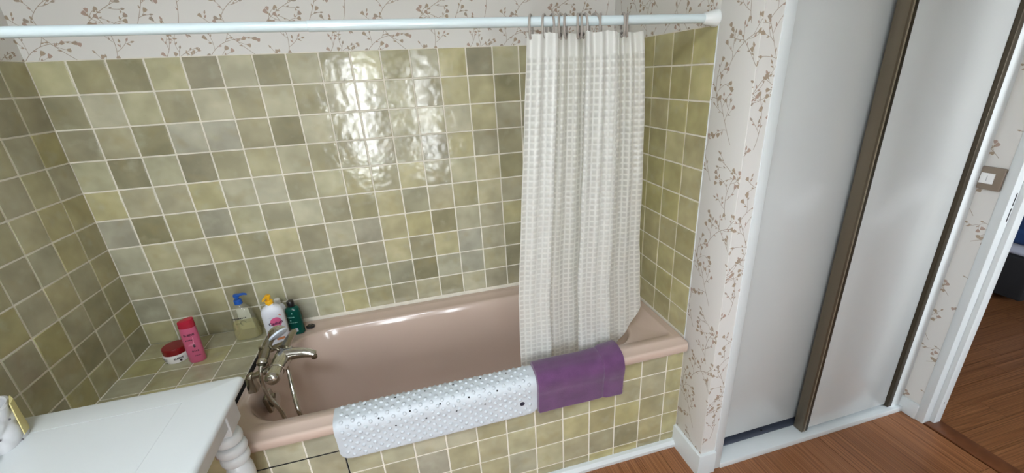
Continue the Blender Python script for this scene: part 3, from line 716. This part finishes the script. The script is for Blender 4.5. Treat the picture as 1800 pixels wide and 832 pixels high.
add_tube(V, F, [L3(.612, -.362, .632), L3(.618, -.335, .641), L3(.624, -.305, .645), L3(.629, -.275, .646), L3(.6305, -.266, .646)], [.016, .0145, .0125, .0105, .005], 20, sx=1.0)
lev = from_py('lever', V, F, CHD, t, angle=60)
for n_, yy in enumerate((-.440, -.290)):
    V, F = [], []
    ft = []
    for (x_, z_, a_, b_) in ((.508, .534, .0175, .0215), (.508, .538, .017, .021), (.507, .560, .0145, .018), (.507, .585, .0125, .016), (.509, .597, .011, .0145), (.514, .602, .006, .010)):
        ft.append([(px + x_ - t.location.x, py + yy - t.location.y, z_ - t.location.z) for px, py, _ in ell(a_, b_, 0, 20, e=3.2)])
    add_loft(V, F, ft)
    add_tube(V, F, [L3(.512, yy, .588), L3(.540, yy, .594), L3(.575, yy, .604), L3(.600, yy, .610)], [.011, .0115, .012, .013], 14)
    from_py('foot', V, F, CHD, t, angle=50)
V, F = [], []
add_tube(V, F, spline([L3(.597, -.365, .622), L3(.585, -.365, .640), L3(.575, -.372, .650)], 4), .007, 10)
for sgn in (-1, 1):
    add_tube(V, F, spline([L3(.575, -.372, .646), L3(.566 + sgn * .014, -.372, .640), L3(.558 + sgn * .019, -.376, .650), L3(.556 + sgn * .016, -.378, .664)], 4), .0036, 8)
from_py('shower_cradle', V, F, CHD, t)
hs = thing('hand_shower', 'chrome hand shower with a round head resting across the mixer tap', 'shower head', (.556, -.39, .645))
def H3(*a): return Vector(a) - hs.location
tube('handle', [H3(.5535, -.428, .629), H3(.5545, -.415, .634), H3(.557, -.385, .645), H3(.560, -.350, .658), H3(.565, -.335, .664)], [.0155, .0165, .0160, .0150, .0135], CHD, hs, n=20)
tube('collar', [H3(.5530, -.436, .626), H3(.5533, -.431, .628), H3(.5537, -.424, .6305), H3(.5539, -.421, .6315)], [.0145, .0178, .0178, .0165], CH, hs, n=20)
hn = Vector((.50, -.44, -.64)).normalized(); hc = H3(.590, -.326, .677)
bx = Vector((0, 0, 1)).cross(hn).normalized(); by = hn.cross(bx)
def disc_rings(prof, n=32): return [[hc + bx * (r * math.cos(2 * PI * q / n)) + by * (r * math.sin(2 * PI * q / n)) + hn * h for q in range(n)] for r, h in prof]
loft('head_shell', disc_rings([(.0001, -.028), (.012, -.027), (.022, -.022), (.029, -.013), (.0335, -.004), (.0345, .002)]), CH, hs, cap1=True)
loft('face_ring', disc_rings([(.0348, .001), (.0362, .003), (.0355, .008), (.030, .0095), (.0001, .0095)]), mat('shower_white', srgb(214, 224, 236), .3), hs)
tube('neck', [H3(.564, -.337, .663), H3(.572, -.330, .672), hc - hn * .008], [.0135, .0145, .013], CH, hs, n=18)
ho = tube('shower_hose', spline([(.5522, -.440, .6245), (.549, -.450, .606), (.547, -.457, .56), (.557, -.468, .508), (.582, -.477, .45), (.603, -.49, .35), (.63, -.48, .23), (.652, -.46, .165), (.672, -.452, .165), (.672, -.47, .24), (.662, -.495, .35), (.646, -.500, .44), (.628, -.450, .492), (.617, -.408, .55), (.614, -.398, .590)], 10), .0075, CH, None, n=12)
tag(ho, 'chrome shower hose looping from the hand shower down into the bath', 'hose')

# ------------------------------------------------------------------ curtain rod, rings, curtain
RY, RZ = -.660, 1.6575
rod = thing('shower_curtain_rod', 'white telescopic shower curtain rod spanning the bath alcove', 'curtain rod', (W / 2, RY, RZ))
RODM = mat('rod_white', srgb(206, 220, 224), .18, coat=.3)
def rodl(x0, x1, r, name):
    V, F = [], []; add_tube(V, F, [(x0 - W / 2, 0, 0), (x0 + .001 - W / 2, 0, 0), (x1 - .001 - W / 2, 0, 0), (x1 - W / 2, 0, 0)], [r - .001, r, r, r - .001], 24); return from_py(name, V, F, RODM, rod)
rodl(.012, 1.0, .0112, 'inner_tube'); rodl(.965, W - .012, .0126, 'outer_tube')
for s_, x_ in ((1, .002), (-1, W - .0005)):
    V, F = [], []; add_tube(V, F, [(x_ - W / 2, 0, 0), (x_ + s_ * .006 - W / 2, 0, 0), (x_ + s_ * .012 - W / 2, 0, 0), (x_ + s_ * .040 - W / 2, 0, 0), (x_ + s_ * .044 - W / 2, 0, 0)], [.0245, .0245, .0215, .0160, .0128], 24)
    from_py('end_flange', V, F, mat('flange_white', srgb(222, 226, 226), .3), rod)
RING = mat('ring_grey', srgb(150, 143, 136), .35)
def make_ring():
    r = thing('curtain_ring', 'x', 'curtain ring')
    pts = []
    for q in range(23):
        a_ = math.radians(-62 + 300 * q / 22)
        pts.append((0, math.cos(a_) * .0195, -.012 + math.sin(a_) * .0295 - (.004 if math.sin(a_) < 0 else 0)))
    tube('hook', pts, .0034, RING, r, n=8)
    V, F = [], []
    add_loft(V, F, [ell(rr_, rr_, z, 8, cy=.0095) for rr_, z in ((.0005, -.027), (.0032, -.0295), (.0035, -.033), (.001, -.036))])
    from_py('bead', V, F, mat('bead_grey', srgb(92, 86, 82), .4), r)
    return r
RPX = [934, 956, 969, 982, 991, 1012, 1017, 1024, 1041, 1051, 1091, 1099]
RLAB = ['grey curtain ring, leftmost on the white rod', 'grey curtain ring, second from the left on the white rod', 'grey curtain ring seen edge-on, third from the left on the rod',
        'grey curtain ring, fourth from the left on the rod', 'grey curtain ring, fifth from the left on the rod', 'grey curtain ring, left one of the tight cluster of three mid curtain',
        'grey curtain ring, middle one of the tight cluster of three mid curtain', 'grey curtain ring, right one of the tight cluster of three mid curtain',
        'grey curtain ring, fourth from the right on the rod', 'grey curtain ring, third from the right on the rod', 'grey curtain ring, second from the right on the rod', 'grey curtain ring, rightmost on the white rod']
RYAW = [28, 34, 4, 30, 30, 24, 14, 2, -26, 28, 12, 32]
r0 = make_ring()
for q, px in enumerate(RPX):
    r_ = r0 if q == 0 else copy_tree(r0)
    r_.location = (1.494 + (px - 922) / 203 * .351 - .003, RY, RZ - .0005); r_.rotation_euler = (0, 0, math.radians(RYAW[q] * -1))
    tag(r_, RLAB[q], 'curtain ring', 'curtain rings on the white rod')
# curtain: plan view of the folds (x fraction, y offset), sampled smoothly, cells two centimetres wide
# plan view of the folds as runs of cloth: x0, y0, x1, y1, waves, wave depth at the top and at the hem, samples
RUNS = [(0, -.020, .245, -.032, 2, .010, .0025, 40), (.245, -.020, .03, .000, 1.5, .006, .003, 34), (.03, .012, .57, .030, 4.5, .012, .0040, 90), (.575, .020, .458, -.030, 1, .004, .002, 22),
        (.458, -.040, .722, -.050, 2.5, .009, .0035, 46), (.722, -.036, .60, .006, 1, .004, .002, 22), (.60, .022, 1.0, -.004, 4, .011, .0050, 70)]
def plan(top):
    out = []
    for ri, (xa_, ya_, xb_, yb_, wv, at_, ab_, n_) in enumerate(RUNS):
        for q in range(n_):
            t_ = q / (n_ - 1); am = at_ if top else ab_; env = math.sin(PI * t_) ** .35 if 0 < t_ < 1 else 0
            out.append(Vector((xa_ + (xb_ - xa_) * t_, ya_ + (yb_ - ya_) * t_ + am * env * math.sin(2 * PI * wv * t_ + ri), 0)))
    for _ in range(3): out = [out[0]] + [(out[q - 1] + out[q] * 2 + out[q + 1]) / 4 for q in range(1, len(out) - 1)] + [out[-1]]
    return out
ST, SB = plan(True), plan(False)
NU = 260; NV = 250
ZT, ZB = 1.632, .465
def curtain_plan(v):
    """v 0 top .. 1 bottom"""
    e_ = min(1, v * 1.15); e_ = e_ * e_ * (3 - 2 * e_)
    xl = 1.497 - .050 * min(1, v * 1.4); wd_ = .352 + (.505 - .352) * (v ** .8)
    yc = -.655 + .092 * v
    out = []
    for a_, b_ in zip(ST, SB):
        f = a_.x * (1 - e_) + b_.x * e_; y = a_.y * (1 - e_) + b_.y * e_
        out.append((xl + f * wd_, yc + y * .85))
    return out
def resample(pl, n):
    d = [0]
    for q in range(1, len(pl)): d.append(d[-1] + math.hypot(pl[q][0] - pl[q - 1][0], pl[q][1] - pl[q - 1][1]))
    T = d[-1]; out = []; q = 0
    for k_ in range(n):
        s_ = T * k_ / (n - 1)
        while q < len(d) - 2 and d[q + 1] < s_: q += 1
        f = (s_ - d[q]) / max(d[q + 1] - d[q], 1e-9); out.append((pl[q][0] + (pl[q + 1][0] - pl[q][0]) * f, pl[q][1] + (pl[q + 1][1] - pl[q][1]) * f))
    return out, T
CW = .0195
TL = resample(curtain_plan(.6), NU)[1]
ncell = round(TL / CW)
V, F, UV = [], [], []
HEM = .055
def hem_drop(f):
    if f > .74: return .185 * ((min(f, 1) - .74) / .26) ** 1.6
    return 0
for iv in range(NV):
    v = iv / (NV - 1); pl, _ = resample(curtain_plan(v), NU)
    for iu in range(NU):
        f = (pl[iu][0] - (1.497 - .050 * min(1, v * 1.4))) / (.352 + .153 * v ** .8)
        z = ZT + (ZB + (hem_drop(f) if iu > NU * .76 else 0) - ZT) * v
        x, y = pl[iu]
        u = iu / (NU - 1) * ncell
        if v < .08: z -= .006 * abs(math.sin(PI * u * 12 / ncell)) ** .5 * (1 - v / .08)
        cu_, cv_ = u % 1.0, ((ZT - z) / CW) % 1.0
        a_ = pl[max(iu - 1, 0)]; b_ = pl[min(iu + 1, NU - 1)]
        tx, ty = b_[0] - a_[0], b_[1] - a_[1]; l_ = math.hypot(tx, ty) or 1; nx, ny = -ty / l_, tx / l_
        dsp = 0.0
        if v > HEM: dsp = -.0022 * (max(0, math.sin(PI * cu_)) * max(0, math.sin(PI * cv_))) ** .6
        wob = .0022 * math.sin(z * 23 + iu * .11) * v
        V.append((x + nx * (dsp + wob), y + ny * (dsp + wob), z)); UV.append((u, (ZT - z) / CW if v > HEM else -5))
for iv in range(NV - 1):
    for iu in range(NU - 1):
        q = iv * NU + iu; F.append((q, q + 1, q + NU + 1, q + NU))
def curtain_material():
    m = bpy.data.materials.new('embossed_vinyl'); m.use_nodes = True; n = m.node_tree; n.nodes.clear(); L = n.links
    o = n.nodes.new('ShaderNodeOutputMaterial'); uv = n.nodes.new('ShaderNodeUVMap'); s_ = n.nodes.new('ShaderNodeSeparateXYZ'); L.new(uv.outputs[0], s_.inputs[0])
    def M(op, a, b=None):
        x = n.nodes.new('ShaderNodeMath'); x.operation = op
        for i_, q in enumerate((a, b)):
            if q is None: continue
            if isinstance(q, float): x.inputs[i_].default_value = q
            else: L.new(q, x.inputs[i_])
        return x.outputs[0]
    def edge(sock): return M('ABSOLUTE', M('SUBTRACT', M('FRACT', sock), .5))
    d = M('MAXIMUM', edge(s_.outputs[0]), edge(s_.outputs[1]))
    r = n.nodes.new('ShaderNodeMapRange'); r.interpolation_type = 'SMOOTHSTEP'; L.new(d, r.inputs['Value'])
    for k_, v_ in zip(('From Min', 'From Max', 'To Min', 'To Max'), (.22, .48, .66, .95)): r.inputs[k_].default_value = v_
    hem = M('LESS_THAN', s_.outputs[1], 0.0)
    al_ = M('MAXIMUM', r.outputs[0], M('MULTIPLY', hem, .80))
    lw = n.nodes.new('ShaderNodeLayerWeight'); lw.inputs[0].default_value = .5
    gz = M('MULTIPLY', M('POWER', lw.outputs['Facing'], 2.0), .9)
    al_ = M('ADD', al_, M('MULTIPLY', gz, M('SUBTRACT', 1.0, al_)))
    tr = n.nodes.new('ShaderNodeBsdfTransparent'); tr.inputs[0].default_value = (.97, .97, .95, 1)
    df = n.nodes.new('ShaderNodeBsdfDiffuse'); df.inputs[0].default_value = (.84, .84, .81, 1)
    tl = n.nodes.new('ShaderNodeBsdfTranslucent'); tl.inputs[0].default_value = (.84, .84, .80, 1)
    a_ = n.nodes.new('ShaderNodeMixShader'); a_.inputs[0].default_value = .45; L.new(df.outputs[0], a_.inputs[1]); L.new(tl.outputs[0], a_.inputs[2])
    b_ = n.nodes.new('ShaderNodeMixShader'); L.new(al_, b_.inputs[0]); L.new(tr.outputs[0], b_.inputs[1]); L.new(a_.outputs[0], b_.inputs[2])
    gl = n.nodes.new('ShaderNodeBsdfGlossy'); gl.inputs['Roughness'].default_value = .28
    pw = M('POWER', lw.outputs['Facing'], 4.0); fr = n.nodes.new('ShaderNodeMath'); fr.operation = 'MULTIPLY_ADD'; L.new(pw, fr.inputs[0]); fr.inputs[1].default_value = .3; fr.inputs[2].default_value = .05
    c_ = n.nodes.new('ShaderNodeMixShader'); L.new(fr.outputs[0], c_.inputs[0]); L.new(b_.outputs[0], c_.inputs[1]); L.new(gl.outputs[0], c_.inputs[2])
    L.new(c_.outputs[0], o.inputs[0]); return m
me = bpy.data.meshes.new('shower_curtain'); me.from_pydata(V, [], F); me.update()
ul = me.uv_layers.new(name='UVMap'); arr = np.array(UV, np.float32); li = np.empty(len(me.loops), np.int32); me.loops.foreach_get('vertex_index', li)
ul.data.foreach_set('uv', arr[li].ravel())
cu_o = finish('shower_curtain', me, curtain_material(), None, recalc=False, angle=80)
tag(cu_o, 'translucent white shower curtain with embossed squares, bunched at the right', 'shower curtain')

# ------------------------------------------------------------------ rubber mat over the rim
def rim_path(zi, zf, off, ztop=.5415, yb=-.716, yi=-.640):
    """section over the front rim from inside (zi) to outside (zf), off = stand-off"""
    p_ = [(yi + off + .004, zi), (yi + off, ztop - .012), (yi - .008 + off * .6, ztop + off * .9 + .001), (yi - .028, ztop + off + .0035), (yb + .030, ztop + off + .001), (yb + .008, ztop - .004 + off), (yb - off * .8 - .003, ztop - .020), (yb - off - .004, ztop - .045), (yb - off + .000, (zf + ztop) / 2), (yb - off + .002, zf)]
    return spline([(0, a_, b_) for a_, b_ in p_], 8)
def arc_resample(pts, n):
    d = [0]
    for q in range(1, len(pts)): d.append(d[-1] + (pts[q] - pts[q - 1]).length)
    out = []; q = 0
    for k_ in range(n):
        s_ = d[-1] * k_ / (n - 1)
        while q < len(d) - 2 and d[q + 1] < s_: q += 1
        out.append(pts[q].lerp(pts[q + 1], (s_ - d[q]) / max(d[q + 1] - d[q], 1e-9)))
    return out, d[-1]
def drape(name, x0, x1, path, thick, m, parent, nx=60, ny=60, rc=.035, disp=None, slant=0.0):
    pts, T = arc_resample(path, ny); V, F = [], []
    def P_(i, j, side):
        s_ = T * j / (ny - 1); f = i / (nx - 1)
        ins = 0.0
        for e_ in (s_, T - s_):
            if e_ < rc: ins = max(ins, rc - math.sqrt(max(rc * rc - (rc - e_) ** 2, 0)))
        xx = (x0 + ins) + (x1 - x0 - 2 * ins) * f + slant * (s_ / T)
        a_ = pts[max(j - 1, 0)]; b_ = pts[min(j + 1, ny - 1)]; tg = (b_ - a_).normalized(); nn = Vector((0, -tg.z, tg.y)); nn = nn if True else nn
        nn = Vector((0, tg.z, -tg.y))
        if nn.z < 0 and abs(nn.z) > .5: nn = -nn
        o_ = disp(xx, s_, f) if disp else 0
        edge = min(f, 1 - f) * (x1 - x0)
        th = thick * (min(1, edge / .004) ** .5 if edge < .004 else 1) * (min(1, (min(s_, T - s_) + .0003) / .004) ** .5)
        return Vector((xx, pts[j].y, pts[j].z)) + nn * ((th + o_) if side else 0)
    for side in (0, 1):
        for j in range(ny):
            for i in range(nx): V.append(P_(i, j, side))
    N = nx * ny
    for side in (0, 1):
        for j in range(ny - 1):
            for i in range(nx - 1):
                q = side * N + j * nx + i; F.append((q, q + 1, q + nx + 1, q + nx))
    for j in range(ny - 1):
        for i in (0, nx - 1): q = j * nx + i; F.append((q, q + nx, q + nx + N, q + N))
    for i in range(nx - 1):
        for j in (0, ny - 1): q = j * nx + i; F.append((q, q + 1, q + 1 + N, q + N))
    return from_py(name, V, F, m, parent, angle=60), pts, T
MW = mat('mat_rubber', srgb(194, 200, 205), .5)
mt = thing('bath_mat', 'pale rubber bath mat with raised dots draped over the bath rim', 'bath mat', (1.13, -.68, .5425))
mo, mp_, MT = drape('mat_sheet', .803, 1.470, rim_path(.505, .391, .002), .0022, MW, mt, nx=40, ny=70, rc=.034)
for o in (mo,): 
    o.matrix_parent_inverse = Matrix.Translation(-mt.location)
def at_s(s_):
    f = s_ / MT * (len(mp_) - 1); i_ = min(int(f), len(mp_) - 2); p_ = mp_[i_].lerp(mp_[i_ + 1], f - i_); tg = (mp_[i_ + 1] - mp_[i_]).normalized()
    nn = Vector((0, tg.z, -tg.y)); nn = -nn if nn.z < -.5 else nn; return p_, nn, tg
HOLES = [(x, .546) for x in (.940, 1.037, 1.134, 1.230, 1.327)] + [(x, .488) for x in (.987, 1.084, 1.184, 1.281)]
def s_of_z(z): # on the outer face
    return min(((abs(p_.z - z), q) for q, p_ in enumerate(mp_) if p_.y < -.712), key=lambda a_: a_[0])[1] / (len(mp_) - 1) * MT
s_top = min(((abs(p_.y + .664), q) for q, p_ in enumerate(mp_) if p_.z > .53))[1] / (len(mp_) - 1) * MT
hs_ = [(x, s_of_z(.527)) for x in (.940, 1.037, 1.134, 1.230, 1.327)] + [(x, s_of_z(.487)) for x in (.987, 1.084, 1.184, 1.281)] + [(x, s_top) for x in (.899, .994, 1.090, 1.185, 1.280, 1.372)]
V, F = [], []
base = [(0.0066, 0), (.0063, .0016), (.0046, .0036), (.0018, .0046)]
row = 0; s_ = .020
while s_ < MT - .016:
    x = .803 + .024 + (.0175 if row % 2 else 0)
    while x < 1.470 - .020:
        if all(math.hypot(x - hx, s_ - hsv) > .010 for hx, hsv in hs_) and math.hypot(x - 1.412, s_ - s_of_z(.446)) > .017:
            p_, nn, tg = at_s(s_); c0 = Vector((x, p_.y, p_.z)) + nn * .0018
            add_loft(V, F, [[c0 + Vector((1, 0, 0)) * (r_ * math.cos(2 * PI * q / 10)) + tg * (r_ * math.sin(2 * PI * q / 10)) + nn * h_ for q in range(10)] for r_, h_ in base], False, True)
        x += .035
    s_ += .0148; row += 1
dots = from_py('raised_dots', V, F, MW, mt, angle=80); dots['kind'] = 'stuff'; dots.matrix_parent_inverse = Matrix.Translation(-mt.location)
def mat_disc(name, x, sv, r_, m, h_=.0026):
    p_, nn, tg = at_s(sv); c0 = Vector((x, p_.y, p_.z)) + nn * .0018; ex = Vector((1, 0, 0))
    o = loft(name, [[c0 + ex * (k_ * math.cos(2 * PI * q / 16)) + tg * (k_ * math.sin(2 * PI * q / 16)) + nn * hh for q in range(16)] for k_, hh in ((r_, 0), (r_, h_ * .5 - .0008), (r_ * .9, h_ * .5 - .0005))], m, mt)
    o.matrix_parent_inverse = Matrix.Translation(-mt.location); return o
for x, sv in hs_: mat_disc('drain_hole', x, sv, .0031, SLOT)
mat_disc('suction_cup', 1.412, s_of_z(.446), .0088, mat('suction_grey', srgb(40, 42, 56), .3), .003)

# ------------------------------------------------------------------ purple towel
def towel_material():
    m = mat('purple_towel', srgb(100, 60, 102), .95, noise=.28, nscale=22, bump=.9, bscale=420, sheen=.35); return m
TW = towel_material()
tw = thing('purple_towel', 'folded purple terry towel draped over the bath rim beside the mat', 'towel', (1.636, -.68, .5425))
nr = random.Random(21); WV = [(nr.uniform(8, 60), nr.uniform(8, 60), nr.uniform(0, 6)) for _ in range(10)]
def tdisp(x, s_, f):
    v = sum(math.sin(a_ * x + b_ * s_ + c_) / (1 + .04 * (a_ + b_)) for a_, b_, c_ in WV) * .0006
    v += .0055 * max(0, min(1, (f - .76) / .05)) - .003 * math.exp(-((f - .765) / .010) ** 2)
    v += .016 * max(0, (f - .6) / .4) ** 1.5 * math.exp(-((s_ - .075) / .055) ** 2)
    return v
to, tp_, TT_ = drape('towel_body', 1.468, 1.800, rim_path(.512, .392, .004), .0115, TW, tw, nx=90, ny=90, rc=.010, disp=tdisp, slant=-.002)
to.matrix_parent_inverse = Matrix.Translation(-tw.location)
V, F = [], []
fz = random.Random(4)
for q in range(120):
    jj = fz.randrange(30, 89); p_ = tp_[jj]; l_ = fz.uniform(.002, .0055)
    a0_ = Vector((1.797 + fz.uniform(-.002, .003), p_.y - .010 + fz.uniform(-.002, .004), p_.z + (.012 if p_.y > -.70 else 0)))
    d_ = Vector((1, fz.uniform(-.4, .4), fz.uniform(-.8, .4))).normalized(); add_tube(V, F, [a0_, a0_ + d_ * l_], [.0005, .0001], 4)
fr_ = from_py('frayed_threads', V, F, TW, tw); fr_['kind'] = 'stuff'; fr_.matrix_parent_inverse = Matrix.Translation(-tw.location)

# ------------------------------------------------------------------ white side table
TM = mat('table_paint', srgb(214, 218, 219), .38, coat=.12, noise=.02, nscale=5)
tb = thing('side_table', 'white painted side table with turned legs in the near left corner', 'table', (.33, -1.22, 0))
TX0, TX1, TY0, TY1, TZ0, TZ1 = .03, .625, -1.72, -.722, .769, .79
def tl(r_): return [(x - .33, y + 1.22, z) for x, y, z in r_]
def rr_(d, z, r=.018): return tl(rrect(TX0 + d, TX1 - d, TY0 + d, TY1 - d, [max(r - d, .004)] * 4, z, nc=6, ns=4))
PX0, PX1, PY0, PY1 = .15, .505, -1.64, -.797
def pr_(z, d=0.0): return tl(rrect(PX0 + d, PX1 - d, PY0 + d, PY1 - d, [.0005] * 4, z, nc=6, ns=4))
loft('top_frame', [pr_(TZ0 + .003), rr_(.006, TZ0), rr_(.002, TZ0 + .002), rr_(0, TZ0 + .007), rr_(0, TZ1 - .010), rr_(.002, TZ1 - .005), rr_(.006, TZ1 - .0015), rr_(.011, TZ1), pr_(TZ1), pr_(TZ1 - .003)], TM, tb, cap0=False, cap1=False)
loft('top_panel', [pr_(TZ0 + .004, .0006), pr_(TZ1 - .0012, .0006), pr_(TZ1 - .0003, .0014)], TM, tb)
LEGX, LEGY = .559, -.777
def leg(cx, cy):
    V, F = [], []; h = .0325
    def sq(hh, z): return [(sx * hh, sy * hh, z) for sx, sy in ((-1, -1), (1, -1), (1, 1), (-1, 1))]
    add_loft(V, F, [sq(.020, .648), sq(h, .670), sq(h, .764)])
    prof = [(.020, .655), (.024, .650)]
    for zc, R_ in ((.633, .036), (.596, .0385), (.562, .0365)):
        for q in range(9):
            a_ = PI / 2 - PI * q / 8; prof.append((.024 + (R_ - .024) * max(0, math.cos(a_)) ** .7, zc + .0175 * math.sin(a_)))
    prof += [(.027, .540), (.033, .52), (.034, .49), (.030, .46), (.022, .42), (.019, .36), (.021, .30), (.027, .24), (.031, .20), (.029, .175), (.022, .165), (.032, .155), (.034, .14), (.030, .125), (.021, .115), (.024, .10), (.030, .06), (.026, .02), (.020, 0)]
    add_loft(V, F, [ell(r_, r_, z, 28) for r_, z in prof])
    o = from_py('leg', V, F, TM, tb, angle=40); o.location = (cx - .33, cy + 1.22, 0); return o
l0 = leg(LEGX, LEGY)
for cx, cy in ((.09, LEGY), (LEGX, -1.66), (.09, -1.66)):
    o = l0.copy(); COL.objects.link(o); o.location = (cx - .33, cy + 1.22, 0)
def tbx(name, x0, x1, y0, y1, z0, z1, bev=.0015): return box(name, x0 - .33, x1 - .33, y0 + 1.22, y1 + 1.22, z0, z1, TM, tb, bev)
tbx('apron', .570, .5885, -1.63, -.812, .690, .7645); tbx('apron', .062, .078, -1.63, -.812, .690, .7645)
tbx('apron', .12, .53, -.764, -.748, .690, .7645); tbx('apron', .12, .53, -1.69, -1.674, .690, .7645)
tube('bead', [(.5895 - .33, -.8115 + 1.22, .671), (.5895 - .33, -.8115 + 1.22, .7645)], .0032, TM, tb, n=10)

# round quilted box on the table
qb = thing('quilted_box', 'round white quilted box with a yellow strip on the white side table', 'box', (.132, -.822, .79))
V, F = [], []; rings = []; NT = 72
def qr(th, z):
    u = th / (2 * PI) * 12; v_ = z / .030
    a_ = abs(math.sin(PI * (u + v_) / 2)) * abs(math.sin(PI * (u - v_) / 2))
    return .0580 + .0052 * (a_ ** .6)
zs = [q * .094 / 30 for q in range(31)]
for z in zs: rings.append([((qr(2 * PI * q / NT, z)) * math.cos(2 * PI * q / NT), (qr(2 * PI * q / NT, z)) * math.sin(2 * PI * q / NT), z) for q in range(NT)])
rings += [ell(.0575, .0575, .0965, NT), ell(.054, .054, .0945, NT), ell(.053, .053, .02, NT), ell(.0001, .0001, .02, NT)]
QM = mat('quilted_white', srgb(208, 208, 210), .4, noise=.10, nscale=28)
loft('box_body', rings, QM, qb, cap1=False, angle=50)
V, F = [], []
for ku in range(12):
    for kv in range(4):
        if (ku + kv) % 2: continue
        th = 2 * PI * (ku) / 12; z = .0 + kv * .030 + .004
        if z > .09: continue
        c0 = Vector((.0612 * math.cos(th), .0612 * math.sin(th), z)); n_ = Vector((math.cos(th), math.sin(th), 0)); t1 = Vector((-math.sin(th), math.cos(th), 0))
        add_loft(V, F, [[c0 + t1 * (r_ * math.cos(2 * PI * q / 8)) + Vector((0, 0, r_ * math.sin(2 * PI * q / 8))) + n_ * h_ for q in range(8)] for r_, h_ in ((.0026, 0), (.0022, .0016), (.0008, .0022))], False, True)
from_py('button_studs', V, F, mat('stud_grey', srgb(96, 92, 96), .3), qb)
V, F = [], []; rings = []
for q in range(11):
    z = .012 + .082 * q / 10; th = math.radians(26 + 8 * (q / 10)); wd_ = math.radians(20)
    rings.append([(R_ * math.cos(a_), R_ * math.sin(a_), z) for R_, a_ in ((.0640, th - wd_), (.0660, th - wd_), (.0668, th), (.0660, th + wd_), (.0640, th + wd_))])
loft('yellow_strip', rings, mat('yellow_ribbon', srgb(214, 200, 140), .7), qb)
cp = thing('small_grey_cup', 'edge of a small grey cup beside the quilted box on the table', 'cup', (.168, -.915, .79))
lathe('cup_body', [(.024, 0), (.027, .002), (.030, .035), (.0305, .037), (.028, .036), (.025, .005), (.0001, .004)], mat('grey_ceramic', srgb(150, 146, 150), .4), cp, n=32)

# ------------------------------------------------------------------ bed in the dark room
bd = thing('bed', 'bed with a navy blue cover in the dark room beyond the doorway', 'bed', (5.7, .55, 0))
NAVY = mat('navy_cover', srgb(28, 60, 110), .85, noise=.15, nscale=8)
box('bed_base', -.98, .98, -1.0, 1.0, 0.04, .32, mat('bed_base_black', srgb(22, 22, 26), .8), bd, bev=.02)
box('mattress', -.97, .97, -.99, .99, .32, .46, mat('sheet_white', srgb(196, 204, 224), .8), bd, bev=.03, seg=3)
box('blanket', -1.0, .99, -1.0, .80, .40, .50, NAVY, bd, bev=.025, seg=3)
box('pillow', -.80, -.10, .55, .95, .49, .60, mat('sheet_white'), bd, bev=.045, seg=3)
